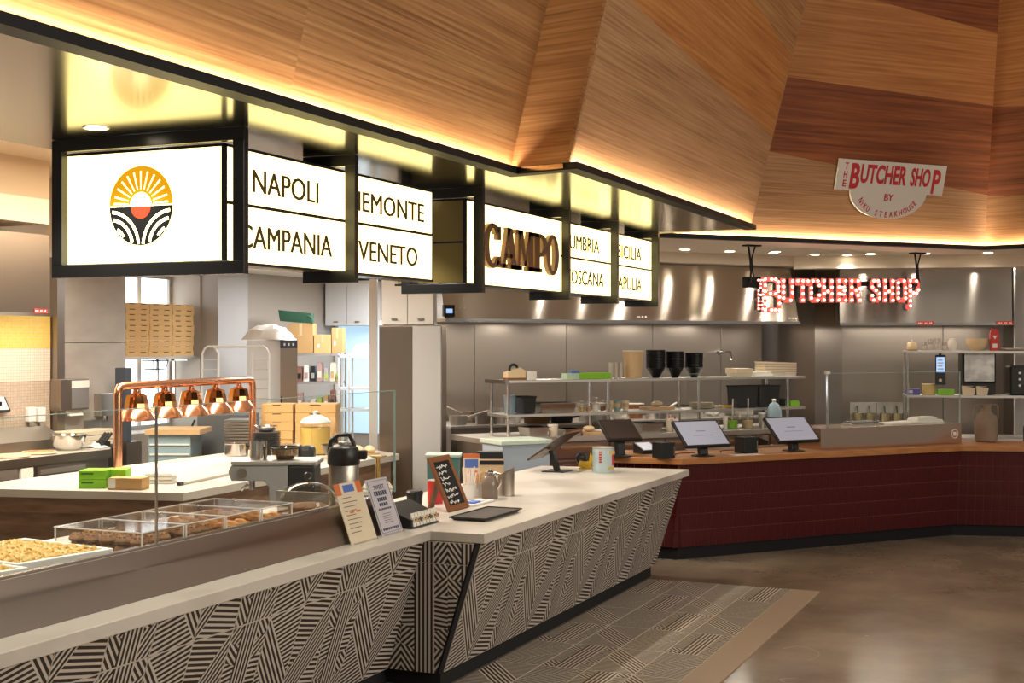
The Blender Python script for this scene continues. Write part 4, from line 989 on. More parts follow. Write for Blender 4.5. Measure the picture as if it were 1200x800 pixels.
# ================================================================ FRONT DISPLAY CASE
dc = thing('display_case', 'long glass fronted food display with slanted steel fascia on the stone worktop', 'display case', (-4.0, 5, .914))
do = -dc.location
XF0, XF1, ZF = -3.665, -3.745, 1.106; YD0, YD1 = 2.4, 6.87
part('fascia', B().hexa([(XF0-.02,YD0,.915),(XF0,YD0,.915),(XF0,YD1,.915),(XF0-.02,YD1,.915),(XF1-.02,YD0,ZF),(XF1,YD0,ZF),(XF1,YD1,ZF),(XF1-.02,YD1,ZF)]), M_STEELD, dc, loc=do)
part('top_rail', B().bx(XF1-.03,XF1+.004,YD0,YD1,ZF,ZF+.014), M_CHROME, dc, loc=do, bevel=.003)
part('end_panel', B().prism_y([(-4.5,.915),(XF0,.915),(XF1,ZF),(-4.5,ZF)], YD1, YD1+.015), M_STEELR, dc, loc=do)
part('deck', B().bx(-4.5,XF1-.03,YD0,YD1,.99,1.02), M_STEELR, dc, loc=do)
part('deck_support', B().bx(-4.42,XF1-.06,YD0,YD1,.915,.99), M_STEELD, dc, loc=do)
yg = [2.4, y_at(186, XF1), y_at(368, XF1), y_at(465, XF1)]
for a, b2 in zip(yg[:-1], yg[1:]):
    g_ = part('glass_pane', B().bx(XF1-.018,XF1-.008,a+.002,b2-.002,ZF+.014,1.712), M_GLASS, dc, loc=do)
    eb = B().bx(XF1-.018,XF1-.008,a+.003,b2-.003,1.712,1.715)
    if b2 == yg[-1]: eb.bx(XF1-.019,XF1-.007,b2-.008,b2-.002,ZF+.014,1.712)
    part('glass_edge', eb, M_GLASSE, g_)
part('seam_post', B().bx(XF1-.018,XF1-.008,yg[1]-.004,yg[1]+.004,ZF+.014,1.716), mat('seam_steel', (.5,.46,.42), .35, 1), dc, loc=do)
# trays of pasta
def blob_field(b, x0, x1, y0, y1, z, n, s, mi=0):
    for k in range(n):
        x, y = random.uniform(x0,x1), random.uniform(y0,y1); t_ = random.uniform(0,3.14); L_ = s*random.uniform(1.0,1.9); zz = z+random.uniform(-.2,1)*s*.6
        dx, dy = math.cos(t_)*L_/2, math.sin(t_)*L_/2
        b.tube([(x-dx,y-dy,zz),(x,y,zz+s*.25),(x+dx,y+dy,zz)], [s*.28,s*.42,s*.28], 5)
    return b
def food_tray(label, x, y, W, L_, rz, z=1.021, n=330):
    t = thing('food_tray', label, 'tray', (x,y,z), rz, 'white food trays'); h = .075
    part('riser', B().bx(.05,W-.05,.05,L_-.05,-.03,0), M_STEELR, t)
    part('tray', B().hexa([(.02,.02,0),(W-.02,.02,0),(W-.02,L_-.02,0),(.02,L_-.02,0),(0,0,h),(W,0,h),(W,L_,h),(0,L_,h)][:4]+[(.0,.0,.045),(W,0,.045),(W,L_,.045),(0,L_,.045)]), M_WHITE, t)
    part('rim', B().bx(-.012,.012,-.012,L_+.012,.045,h).bx(W-.012,W+.012,-.012,L_+.012,.045,h).bx(.012,W-.012,-.012,.012,.045,h).bx(.012,W-.012,L_-.012,L_+.012,.045,h), M_WHITE, t, bevel=.004)
    p = part('pasta', blob_field(B().bx(.012,W-.012,.012,L_-.012,.045,.062), .03, W-.03, .03, L_-.03, .064, n, .022), mat('pasta_food', (.78,.52,.16), .6, noise=((14,14,14),(.85,.66,.3),3,.35,.65)), t, True); p['kind'] = 'stuff'
    return t
food_tray('white tray of pasta salad beside the first acrylic box', -4.43, 4.19, .55, .46, math.radians(-9), 1.0515)
food_tray('white tray of pale grain at the left picture edge', -4.42, 3.66, .55, .48, math.radians(-9), 1.0515)
# acrylic boxes with pastries
def pastry_mesh(kind):
    b = B()
    if kind == 'cookie':
        b.lathe([(.001,.0),(.036,.002),(.042,.012),(.034,.024),(.018,.03),(.001,.031)], 12, cap=False)
        for k in range(7): a = k*.9; b.ball((.024*math.cos(a),.024*math.sin(a),.026), .008, 5, 4)
    else:
        pts = [(-.05,.018,.012),(-.032,.004,.02),(0,0,.026),(.032,.004,.02),(.05,.018,.012)]
        b.tube([pts[0],((-.041),.011,.018),pts[1],(-.016,.001,.022),pts[2],(.016,.001,.022),pts[3],(.041,.011,.018),pts[4]], [.006,.014,.016,.023,.02,.023,.016,.014,.006], 9)
    return b
M_COOK = mat('cookie_brown', (.24,.11,.04), .7, noise=((40,40,40),(.42,.22,.09),3,.35,.65)); M_CROI = mat('croissant_gold', (.62,.25,.05), .55, noise=((30,30,30),(.8,.42,.12),3,.35,.65))
PM = {'cookie': pastry_mesh('cookie').mesh('cookie', M_COOK, True), 'croissant': pastry_mesh('croissant').mesh('croissant', M_CROI, True)}
yb = [4.74, 5.05, 5.36, 5.66, 5.95]
lab = ['clear acrylic box of dark cookies nearest the pasta trays', 'clear acrylic box of crumb-topped cookies, second in the row', 'clear acrylic box of golden pastries, third in the row', 'clear acrylic box of golden croissants at the far end of the row']
for i in range(4):
    a, b2 = yb[i], yb[i+1]-.02; x0, x1 = -4.27, -3.79; H = .145; L_ = b2-a; W = x1-x0
    t = thing('acrylic_box', lab[i], 'display box', (x0, a, 1.021), 0, 'acrylic pastry boxes')
    th = .005
    part('box', B().bx(0,W,0,th,0,H).bx(0,W,L_-th,L_,0,H).bx(0,th,th,L_-th,0,H).bx(W-th,W,th,L_-th,0,H), M_ACRYL, t)
    part('base', B().bx(th,W-th,th,L_-th,0,.006), M_PAPER, t)
    for cx_, cy_ in ((0,0),(W,0),(W,L_),(0,L_)): part('corner_edge', B().bx(cx_-.003,cx_+.003,cy_-.003,cy_+.003,0,H), mat('acrylic_edge', (.85,.83,.8), .3), t)
    lid = part('lid', B().bx(-.004,W+.004,-.004,L_+.004,H,H+.006), M_ACRYL, t)
    part('lid_edge', B().tube([(-.004,-.004,H+.003),(W+.004,-.004,H+.003),(W+.004,L_+.004,H+.003),(-.004,L_+.004,H+.003)], .003, 6, closed=True), mat('acrylic_edge', (.85,.83,.8), .3), lid)
    part('knob', B().lathe([(.008,H+.006),(.008,H+.016),(.016,H+.02),(.016,H+.028),(.001,H+.03)], 12, (W*.45,L_/2,0), cap=False), M_ACRYL, lid, True)
    kd = 'cookie' if i < 2 else 'croissant'
    for lay in range(3 if kd == 'cookie' else 2):
        nx, ny = (5, 3) if kd == 'cookie' else (4, 3)
        for p in range(nx):
            for q in range(ny):
                o = link('cookie' if kd == 'cookie' else 'croissant', PM[kd], None, (x0+.07+p*(W-.14)/(nx-1)+random.uniform(-.001,.001), a+.065+q*(L_-.13)/(ny-1), 1.028+lay*(.0375 if kd == 'cookie' else .052)), random.uniform(0,6) if kd == 'cookie' else random.uniform(-.12,.12))
                o.scale = (.96,.96,1.15) if kd == 'cookie' else (1.0,1.1,1.05)
                tag(o, ['dark brown cookie piled inside the first acrylic box', 'crumb-topped cookie piled inside the second acrylic box', 'golden pastry piled inside the third acrylic box', 'golden croissant piled inside the far acrylic box'][i], 'cookie' if kd == 'cookie' else 'croissant', 'pastries in acrylic box '+'abcd'[i])
# cake dome
xd = -3.98; yd = y_at(361, xd)
t = thing('cake_dome', 'clear glass dome with knob over a brown cake in the display', 'cake dome', (xd, yd, 1.021)); t.scale = (1.08,1.08,1.3)
part('stand', B().lathe([(.1,0),(.15,.012),(.16,.02),(.001,.02)], 32, cap=False), M_ACRYL, t, True)
part('dome', B().lathe([(.155,.022),(.155,.06),(.145,.10),(.11,.135),(.06,.152),(.001,.157)], 32, cap=False), glassmat('dome_glass', (.8,.78,.74), .3), t, True)
part('dome_rim', B().lathe([(.157,.02),(.16,.026),(.157,.032)], 32, cap=False), M_CHROME, t, True)
part('knob', B().lathe([(.012,.155),(.01,.168),(.022,.178),(.022,.192),(.001,.2)], 16, cap=False), M_ACRYL, t, True)
part('cake', B().lathe([(.1,.022),(.1,.055),(.08,.065),(.001,.068)], 20, cap=False), M_COOK, t, True)
# airpot
xa_ = -3.96; ya_ = y_at(409, xa_)
t = thing('airpot', 'brushed steel coffee airpot with black pump lid behind the menu cards', 'airpot', (xa_, ya_-.06, 1.021), YAW)
part('body', B().lathe([(.085,0),(.088,.01),(.088,.27),(.08,.285)], 28), M_STEEL, t, True)
part('lid', B().lathe([(.09,.27),(.094,.28),(.094,.34),(.082,.37),(.05,.385),(.001,.388)], 28, cap=False), M_BLACKP, t, True)
part('spout', B().bx(.05,.135,-.03,.03,.30,.355), M_BLACKP, t, bevel=.012)
part('handle', B().tube([(-.085,0,.34),(-.075,0,.41),(-.03,0,.44),(.03,0,.44),(.055,0,.40),(.06,0,.37)], .012, 10), M_BLACKP, t, True)
part('pump_button', B().lathe([(.03,.385),(.03,.4),(.026,.404)], 18), M_STEELR, t, True)

# ---------------------------------------------------------------- goods on the stone worktop
ZT = .915
def card(name, label, px0, py0, px1, py1, lean, hgt, m_, z=ZT):
    p0, p1 = Pz(px0, py0, z), Pz(px1, py1, z); x = (p0.x+p1.x)/2
    t = thing(name, label, 'menu card', (x, p0.y, z), math.pi/2); W = p1.y-p0.y
    up_ = Vector((0, lean, 1)).normalized()
    o = part('card', B().bx(0,W,0,.004,0,hgt), m_, t); o.rotation_euler = (-math.atan(lean),0,0)
    part('stand', B().bx(W*.05,W*.95,-.02,-.004,0,.006), M_ACRYL, t)
    return t, o, W
M_LILAC = mat('lilac_card', (.62,.58,.62), .7)
t, o, W = card('menu_card', 'cream menu card with orange corners leaning on the steel fascia', 414, 638.5, 440, 630, .36, .335, M_CREAM)
part('corner_art', B().bx(.0,W*.2,-.001,0,.27,.335), M_ORANGE, o); part('corner_art', B().bx(W*.8,W,-.001,0,.27,.335), M_ORANGE, o); part('headline', B().bx(W*.3,W*.7,-.001,0,.282,.322), M_BLUE, o)
b = B()
for k in range(9): b.bx(W*.14, W*(.5+.06*(k*7%4)), -.001, 0, .25-k*.024, .2535-k*.024)
part('menu_text', b, M_TEXT, o); part('logo_mark', B().bx(W*.3,W*.45,-.0012,0,.165,.175).bx(W*.55,W*.7,-.0012,0,.165,.175), M_ORANGE, o)
t, o, W = card('menu_card', 'white framed menu card with dark blue lettering beside the airpot', 447, 628, 473.5, 621.5, .36, .325, M_LILAC)
M_NAVY = mat('navy_print', (.03,.04,.09), .6)
b = B().bx(W*.04,W*.96,-.001,0,.312,.314).bx(W*.04,W*.96,-.001,0,.012,.014).bx(W*.04,W*.055,-.001,0,.012,.314).bx(W*.945,W*.96,-.001,0,.012,.314)
part('card_border', b, M_NAVY, o)
text('SWEET', .026, M_NAVY, o, (W/2, -.001, .262), width=W*.48, ext=.0006, off=.01)
for n_, z_, h_, w_ in ((6, .226, .026, .6), (5, .192, .022, .44), (4, .164, .018, .4), (8, .142, .010, .6), (9, .026, .013, .74)):
    b = B()
    for k in range(n_): b.bx(W*(.5-w_/2+w_*k/n_), W*(.5-w_/2+w_*(k+.72)/n_), -.001, 0, z_, z_+h_)
    part('blurred_word', b, M_NAVY, o)['kind'] = 'stuff'
b = B()
for k in range(5): b.bx(W*.3, W*(.7-.04*(k%2)), -.001, 0, .118-k*.013, .1205-k*.013)
part('menu_text', b, M_NAVY, o)['kind'] = 'stuff'
# tissue-topped basket behind the cards (in the display)
xq = -3.93; yq = y_at(448, xq)-.06
t = thing('sweets_basket', 'basket of pale green and white wrapped sweets behind the white card', 'basket', (xq, yq, 1.021), YAW)
part('basket', B().lathe([(.07,0),(.09,.09)], 18), M_WHITE, t, True)
for k in range(11):
    a = k*2.4; r = .02+.006*k; part('wrapped_sweet', B().lathe([(.02,.0),(.03,.02),(.012,.045),(.002,.06)], 7), [M_PAPER, mat('mint_paper', (.55,.7,.5), .7), M_CREAM][k%3], t, True, loc=(r*math.cos(a), r*math.sin(a), .082))
# sugar caddy
p = Pz(508, 618, ZT); 
t = thing('sugar_caddy', 'black caddy of sugar sachets beside the chalkboard', 'caddy', (-3.62, p.y-.11, ZT), math.pi/2)
part('caddy', B().hexa([(0,0,0),(.36,0,0),(.36,.2,0),(0,.2,0),(0,.0,.05),(.36,.0,.05),(.36,.2,.13),(0,.2,.13)]), M_BLACKP, t, bevel=.004)
for k in range(8):
    sx = part('sachet', B().bx(.02+k*.042,.052+k*.042,-.012,-.004,.008,.088), M_PAPER, t, rot=(-.28,0,0)); part('sachet_print', B().bx(.026+k*.042,.046+k*.042,-.0135,-.012,.03,.06), [M_CARDL, M_CARD, M_TEXT][k%3], sx)
for k, (m_, lb) in enumerate(((M_BLACKP, 'black lidded coffee cup behind the sugar caddy'), (M_REDL, 'red tin standing behind the sugar caddy'))):
    t = thing('tin' if k else 'coffee_cup', lb, 'tin' if k else 'cup', (-3.9-.15*k, y_at(486+k*24, -3.9-.15*k), ZT))
    part('body', B().lathe([(.042,0),(.052,.13)] if not k else [(.052,0),(.052,.15)], 20), m_, t, True); part('lid', B().lathe([(.055,.13),(.055,.14),(.045,.152)] if not k else [(.053,.15),(.053,.158)], 20), M_BLACKP if not k else M_STEELR, t, True)
# chalkboard
p0, p1 = Pz(528.5, 600.5, ZT), Pz(548, 594, ZT); W = p1.y-p0.y; H = .372; an = math.atan2(.15, .336)
t = thing('chalkboard', 'wood framed chalkboard easel with white handwriting on the worktop', 'chalkboard', (-3.745, p0.y, ZT+.004), math.pi/2)
fr_ = .038
bd = part('board', B().bx(fr_,W-fr_,.004,.012,fr_,H-fr_), M_BLACKM, t, rot=(-an,0,0))
part('frame', B().bx(0,fr_,0,.018,0,H).bx(W-fr_,W,0,.018,0,H).bx(fr_,W-fr_,0,.018,0,fr_).bx(fr_,W-fr_,0,.018,H-fr_,H), M_WOODB, t, rot=(-an,0,0), bevel=.003)
part('rear_leg', B().hexa([(W*.4,.2,0),(W*.6,.2,0),(W*.6,.22,0),(W*.4,.22,0),(W*.4,.13,.27),(W*.6,.13,.27),(W*.6,.14,.27),(W*.4,.14,.27)]), M_WOODB, t)
M_CHALK = mat('chalk', (.85,.83,.78), .9)
rs = random.Random(3)
for r in range(7):
    z0 = H-.075-r*.04; x = fr_+.02; xe = W-fr_-.03-rs.random()*.07; pts = []
    while x < xe:
        pts.append((x, .003, z0+rs.uniform(-.012,.014))); x += .009
    part('chalk_line', B().tube(pts, .0026, 4), M_CHALK, bd)
# cups of straws and stirrers
M_STRAW = mat('white_straw', (.85,.8,.74), .5)
for k, (px, m_, lb, hh) in enumerate(((549, M_STRAW, 'white cup of wrapped paper straws right of the chalkboard', .2), (559, M_WOODL, 'white cup of wooden stirrers right of the straws', .16))):
    x = -3.95; t = thing('stirrer_cup', lb, 'cup', (x, y_at(px, x), ZT))
    part('cup', B().lathe([(.04,0),(.048,.1),(.05,.1),(.045,.095),(.037,.01)], 18), M_WHITE, t, True)
    for q in range(12):
        a = q*2.4; r = .008*math.sqrt(q)+.004; part('straw' if not k else 'stirrer', B().tube([(r*math.cos(a),r*math.sin(a),.012),(r*2.0*math.cos(a),r*2.0*math.sin(a),hh+.02*math.sin(q*3))], .005, 6), m_, t)
t = thing('paper_flyer', 'orange and blue printed flyer standing behind the stirrer cups', 'flyer', (-4.1, y_at(543, -4.1), ZT), YAW)
part('card', B().bx(0,.115,0,.003,.02,.29), M_CREAM, t); part('headline', B().bx(.01,.105,-.001,0,.19,.25), M_BLUE, t); part('band', B().bx(0,.115,-.001,0,.26,.29).bx(.02,.1,-.001,0,.09,.17), M_ORANGE, t); part('foot', B().bx(0,.115,-.02,.03,0,.02), M_ACRYL, t)
# carafe and steel napkin holder
x = -3.82; t = thing('glass_carafe', 'small glass syrup carafe with steel spout beside the straws', 'carafe', (x, y_at(574, x), ZT))
part('body', B().lathe([(.055,0),(.06,.01),(.06,.1),(.045,.15),(.03,.165)], 22, cap=False), mat('smoky_glass', (.22,.17,.13), .15), t, True)
part('spout', B().lathe([(.034,.165),(.034,.185),(.012,.2)], 16), M_CHROME, t, True); part('handle', B().tube([(.03,0,.18),(.075,0,.17),(.08,0,.11),(.058,0,.07)], .007, 8), M_CHROME, t, True)
x = -3.80; t = thing('napkin_holder', 'slanted steel cylinder holder at the right of the condiment group', 'holder', (x, y_at(593, x), ZT), YAW)
n = 22; b = B()
vs = [(.06*math.cos(6.283*i/n), .06*math.sin(6.283*i/n), 0) for i in range(n)]+[(.06*math.cos(6.283*i/n), .06*math.sin(6.283*i/n), .165+.035*math.cos(6.283*i/n)) for i in range(n)]
b.add(vs, [(i,(i+1)%n,n+(i+1)%n,n+i) for i in range(n)]); part('cylinder', b, M_STEEL, t, True)
part('inner_sleeve', B().lathe([(.052,.004),(.052,.13)], 20), M_STEELD, t, True)
x = -3.78; t = thing('sugar_packet_tray', 'small white tray with blue sachets before the straws', 'tray', (x, y_at(560, x), ZT), math.pi/2)
part('tray', B().bx(-.16,.16,-.05,.05,0,.014), M_WHITE, t, bevel=.004); part('sachet', B().bx(-.13,-.02,-.03,.03,.014,.024), M_BLUE, t); part('sachet', B().bx(.0,.09,-.025,.03,.014,.022), M_PAPER, t)
p = Pz(570, 604, ZT); t = thing('serving_tray', 'flat dark rectangular tray lying in front of the condiments', 'tray', (p.x, p.y, ZT), math.pi/2)
part('tray', B().hexa([(-.26,-.10,0),(.26,-.10,0),(.26,.10,0),(-.26,.10,0),(-.28,-.12,.016),(.28,-.12,.016),(.28,.12,.016),(-.28,.12,.016)]), mat('slate', (.07,.06,.055), .5), t, bevel=.003); part('rim', B().tube([(-.28,-.12,.018),(.28,-.12,.018),(.28,.12,.018),(-.28,.12,.018)], .005, 6, closed=True), M_BLACKP, t)
# tablet till on the stone worktop, seen from behind
p = Pz(653, 552, ZT)
t = thing('tablet_till', 'tilted tablet till seen from behind on the stone worktop', 'tablet', (p.x, p.y, ZT), math.radians(-90))
part('base_plate', B().bx(-.11,.11,-.1,.1,0,.008), M_BLACKP, t, bevel=.003)
part('stem', B().hexa([(-.03,-.02,.008),(.03,-.02,.008),(.03,.02,.008),(-.03,.02,.008),(-.03,-.07,.17),(.03,-.07,.17),(.03,-.03,.17),(-.03,-.03,.17)]), M_BLACKP, t, bevel=.004)
tb = part('tablet', B().bx(-.17,.17,-.008,.008,-.21,.21), mat('tablet_back', (.05,.032,.022), .3), t, bevel=.004, loc=(0,-.03,.215), rot=(math.radians(-56),0,0)); part('screen', B().bx(-.155,.155,-.0095,-.008,-.195,.195), mat('dark_screen', (.05,.035,.03), .12), tb)
# tin and tape measure
p = Pz(707, 553, ZT); t = thing('printed_tin', 'pale blue tin with red and yellow print near the worktop corner', 'tin', (p.x, p.y, ZT), YAW)
part('body', B().lathe([(.09,0),(.09,.2)], 26), mat('pale_blue_tin', (.5,.62,.64), .5), t, True); part('rim', B().lathe([(.093,.2),(.093,.208),(.08,.208)], 26), M_STEELR, t, True)
def curved(b, a0, a1, z0, z1, r, n=6):
    for i in range(n):
        u, v = math.radians(a0+(a1-a0)*i/n), math.radians(a0+(a1-a0)*(i+1)/n)
        b.face([(r*math.cos(u),r*math.sin(u),z0),(r*math.cos(v),r*math.sin(v),z0),(r*math.cos(v),r*math.sin(v),z1),(r*math.cos(u),r*math.sin(u),z1)])
    return b
b = B()
for k in range(5): curved(b, 243, 258, .085+k*.02, .098+k*.02, .0912)
part('red_lettering', b, M_REDL, t); part('red_spot', curved(B(), 318, 345, .06, .15, .0912), M_REDL, t); part('yellow_print', curved(curved(B(), 290, 335, .025, .05, .0911), 300, 345, .155, .18, .0911), mat('yellow_print', (.75,.5,.1), .6), t)
p = Pz(686, 549, ZT); t = thing('tape_gun', 'yellow tape gun with black roll beside the pale blue tin', 'tape dispenser', (p.x, p.y, ZT), YAW)
M_YEL = mat('yellow_plastic', (.8,.5,.03), .4)
part('body', B().prism_y([(-.06,.02),(.05,0),(.06,.1),(.045,.14),(.03,.06),(-.05,.07)], -.03, .03), M_YEL, t, bevel=.004); part('roll', B().tube([(-.03+.035*math.cos(k*.524),0,.09+.035*math.sin(k*.524)) for k in range(12)], .02, 8, closed=True), M_BLACKP, t, True); part('tongue', B().bx(-.06,.06,-.03,.03,0,.008), M_YEL, t)

# ---------------------------------------------------------------- machine, bins behind the counter
xm = -4.82; ym = y_at(322, xm)
bc = thing('rear_work_table', 'steel work table carrying the grey coffee machine behind the display', 'table', (-4.95, 5.9, 0))
part('top', B().bx(-.38,.43,-1.6,1.4,.87,.90), M_STEELR, bc); part('undershelf', B().bx(-.36,.41,-1.58,1.38,.3,.33), M_STEELR, bc)
for k in range(4): part('leg', B().lathe([(.02,0),(.02,.87)], 8, (-.33+.7*(k%2), -1.5+2.8*(k//2), 0)), M_STEELR, bc)
t = thing('coffee_machine', 'grey and black countertop coffee machine with a knob and overhanging head', 'coffee machine', (xm, ym, .901), YAW)
zt_ = zy(538, xm, ym)-.901
part('side_shell', B().prism_y([(-.02,0),(.10,0),(.10,zt_-.03),(-.26,zt_-.03),(-.28,zt_-.07),(-.26,zt_-.13),(-.05,zt_-.13),(-.02,zt_-.17)], -.10, .16), mat('warm_grey_enamel', (.33,.32,.31), .4), t, bevel=.008)
part('body', B().bx(.10,.27,-.105,.18,0,zt_-.03), M_BLACKP, t, bevel=.012)
part('top_plate', B().bx(-.26,.29,-.11,.19,zt_-.03,zt_), M_STEELR, t, bevel=.01)
part('knob', B().lathe([(.032,0),(.028,.03)], 18), M_STEELD, t, True, loc=(-.19,-.10,zt_-.08), rot=(math.pi/2,0,0))
part('spout', B().tube([(-.15,.02,zt_-.13),(-.15,.02,zt_-.2)], .02, 10).tube([(-.17,-.02,zt_-.16),(-.2,-.06,zt_-.19)], .01, 8), M_STEELR, t, True)
part('drip_tray', B().bx(-.24,-.02,-.08,.14,0,.04), M_BLACKP, t)
zt_ += .902
t = thing('steel_beaker', 'tall polished steel beaker on top of the coffee machine', 'beaker', tuple(Vector((xm,ym,zt_))+Vector((RX.x,RX.y,0))*-.105), YAW)
part('beaker', B().lathe([(.055,0),(.055,.115),(.052,.115),(.05,.006)], 24), M_CHROME, t, True); part('rim', B().lathe([(.057,.112),(.057,.118)], 24, cap=False), M_CHROME, t)
t = thing('mixing_bowl', 'dark rimmed steel bowl on top of the coffee machine', 'bowl', tuple(Vector((xm,ym,zt_))+Vector((RX.x,RX.y,0))*.065), YAW)
part('bowl', B().lathe([(.05,0),(.085,.03),(.092,.075),(.088,.075),(.05,.008)], 26), mat('bronze_steel', (.4,.28,.16), .2, 1), t, True); part('rim', B().lathe([(.093,.068),(.097,.074),(.09,.08)], 26, cap=False), M_BLACK, t, True)
# brass stand
x = -5.15; y = y_at(442, x); t = thing('brass_stand', 'slim brass pedestal stand behind the glass end', 'stand', (x, min(y, 7.2), .901)); t.location = (-4.62, y_at(443, -4.62), .915)
zt2 = zy(526, -4.62, y_at(443, -4.62))-.915
part('stem', B().lathe([(.05,0),(.05,.01),(.014,.03),(.014,zt2-.02)], 16), M_BRASS, t, True); part('dish', B().lathe([(.014,zt2-.02),(.06,zt2-.005),(.06,zt2)], 20), M_BRASS, t, True); t.location = (-4.36, y_at(443, -4.36), .915)
# bins and low cabinet behind the counter
def behind(px, d): p = Pd(px, 400, d); return p
p = behind(574, 11.6); zb_ = CH+(400-528)/FPX*11.6
t = thing('waste_bin', 'kraft waste bin with black liner behind the stone worktop', 'waste bin', (p.x, p.y, 0), YAW)
part('carton', B().bx(-.12,.12,-.12,.12,0,zb_-.06), M_CARDL, t, bevel=.003); part('liner', B().hexa([(-.125,-.125,zb_-.11),(.125,-.125,zb_-.11),(.125,.125,zb_-.11),(-.125,.125,zb_-.11),(-.11,-.11,zb_),(.11,-.11,zb_),(.11,.11,zb_-.01),(-.11,.11,zb_-.01)]), M_BLACKP, t, bevel=.006)
p = behind(520, 10.95); zb_ = CH+(400-531)/FPX*10.95
t = thing('teal_bin', 'teal rimmed plastic bin behind the chalkboard', 'bin', (p.x, p.y, 0), YAW)
part('tub', B().hexa([(-.11,-.1,0),(.11,-.1,0),(.11,.1,0),(-.11,.1,0),(-.13,-.12,zb_-.02),(.13,-.12,zb_-.02),(.13,.12,zb_-.02),(-.13,.12,zb_-.02)]), mat('teal_plastic', (.08,.2,.19), .5), t); part('rim', B().bx(-.145,.145,-.135,.135,zb_-.025,zb_), mat('pale_teal', (.4,.5,.45), .5), t, bevel=.006)
p = behind(600, 12.3); zb_ = CH+(400-514)/FPX*12.3
t = thing('ice_bin', 'pale blue ice bin with a raised rim behind the counter', 'ice bin', (p.x, p.y, 0), RANG)
part('body', B().bx(-.2,.28,-.2,.2,.1,zb_-.04), mat('pale_blue_enamel', (.42,.5,.58), .4), t); part('rim', B().bx(-.22,.3,-.22,.22,zb_-.04,zb_), mat('mint_plastic', (.55,.65,.55), .4), t, bevel=.006); part('plinth', B().bx(-.18,.26,-.18,.18,0,.1), M_BLACKM, t)
# ================================================================ GOODS ON THE OXBLOOD COUNTER
ZW = .946
DR = (C1-C0).normalized(); WR6 = Vector((-DR.y, DR.x, 0)); AR = math.atan2(DR.y, DR.x)
def monitor(label, px, py, W, H, tilt=48, m_=M_SCREEN, hz=.10, light=True, rz=AR):
    p = Pz(px, py, ZW); t = thing('pos_monitor', label, 'monitor', (p.x, p.y, ZW), rz)
    part('foot', B().lathe([(.11,0),(.11,.008),(.04,.02)], 24), M_BLACKP, t, True)
    part('stem', B().hexa([(-.04,-.03,.015),(.04,-.03,.015),(.04,.03,.015),(-.04,.03,.015),(-.04,-.01,hz+.03),(.04,-.01,hz+.03),(.04,.06,hz+.06),(-.04,.06,hz+.06)]), M_BLACKP, t, bevel=.004)
    a = math.radians(tilt); hs = H/2
    bd = part('bezel', B().bx(-W/2,W/2,0,.03,0,H), M_BLACKP, t, bevel=.004, loc=(0,-.10,hz), rot=(-a,0,0))
    sc_ = part('screen', B().bx(-W/2+.018,W/2-.018,-.002,0,.018,H-.018), m_, bd)
    if light:
        b = B().bx(-.05,.05,-.003,-.002,H*.56,H*.58).bx(-.11,.11,-.003,-.002,H*.40,H*.408)
        part('screen_text', b, mat('screen_ink', (.12,.12,.2), .4), bd)
    return t
monitor('left of two grey-screened till monitors on the wooden worktop', 824, 534, .50, .33)
monitor('right of two grey-screened till monitors on the wooden worktop', 930, 528, .50, .33)
monitor('dark till monitor with a pale edge behind the printed tin', 727, 534.5, .36, .27, 50, mat('dark_screen', (.05,.035,.03), .12), .16, False)
def printer(label, px, py, W, H, rz=AR):
    p = Pz(px, py, ZW); t = thing('receipt_printer', label, 'printer', (p.x, p.y, ZW), rz)
    part('body', B().bx(-W/2,W/2,-.06,.10,0,H), M_BLACKP, t, bevel=.008); part('paper_slot', B().bx(-W*.35,W*.35,-.02,-.01,H-.002,H+.003), mat('charcoal', (.05,.05,.055), .4), t)
    b = part('button', B().bx(W*.38,W*.44,-.064,-.06,H*.2,H*.75), M_STEELD, t); return t
printer('small black receipt printer left of the left till monitor', 779, 536.5, .15, .145)
printer('black receipt printer between the two till monitors', 876, 530.5, .165, .155)
p = Pz(758, 531, ZW); t = thing('card_terminal', 'card terminal with a pale lit screen beside the small printer', 'card terminal', (p.x, p.y, ZW), AR)
part('body', B().hexa([(-.09,-.08,0),(.09,-.08,0),(.09,.1,0),(-.09,.1,0),(-.09,-.08,.035),(.09,-.08,.035),(.09,.1,.10),(-.09,.1,.10)]), M_BLACKP, t, bevel=.004); part('screen', B().hexa([(-.075,-.07,.038),(.075,-.07,.038),(.075,.08,.092),(-.075,.08,.092),(-.075,-.07,.041),(.075,-.07,.041),(.075,.08,.096),(-.075,.08,.096)]), M_SCREEN, t)
p = Pz(872, 532.5, ZW); t = part('paper_sheet', B().add([(-.16,-.10,0),(.16,-.10,0),(.16,.04,.001),(-.16,.04,.001),(-.16,-.10,.002),(.16,-.10,.002),(.16,.04,.003),(-.16,.04,.003)], [(0,3,2,1),(4,5,6,7),(0,1,5,4),(1,2,6,5),(2,3,7,6),(3,0,4,7)]), M_PAPER, loc=(p.x, p.y, ZW), rz=AR); t.location += -WR6*.0; tag(t, 'white sheet of paper lying between the till monitors', 'paper')
t.location = (t.location.x-WR6.x*.0, t.location.y, ZW+.0005)
for i, (pa, pb) in enumerate(((792, 815), (845, 866))):
    a, b2 = Pz(pa, 533-i*3, ZW+.004), Pz(pb, 530-i*4, ZW+.004)
    mid = (a+b2)/2+WR6*.08; o = part('cable', B().tube([a-mid, (a-mid)*.5+WR6*.05, Vector((0,0,0)), (b2-mid)*.5-WR6*.03, b2-mid], .004, 6), M_BLACKP, loc=mid); tag(o, ['thin black cable behind the left till monitor', 'thin black cable by the printer between the monitors'][i], 'cable')
p = Pz(889, 521, ZW); t = thing('tape_dispenser', 'small black tape dispenser beside the right till monitor', 'dispenser', (p.x, p.y, ZW), AR)
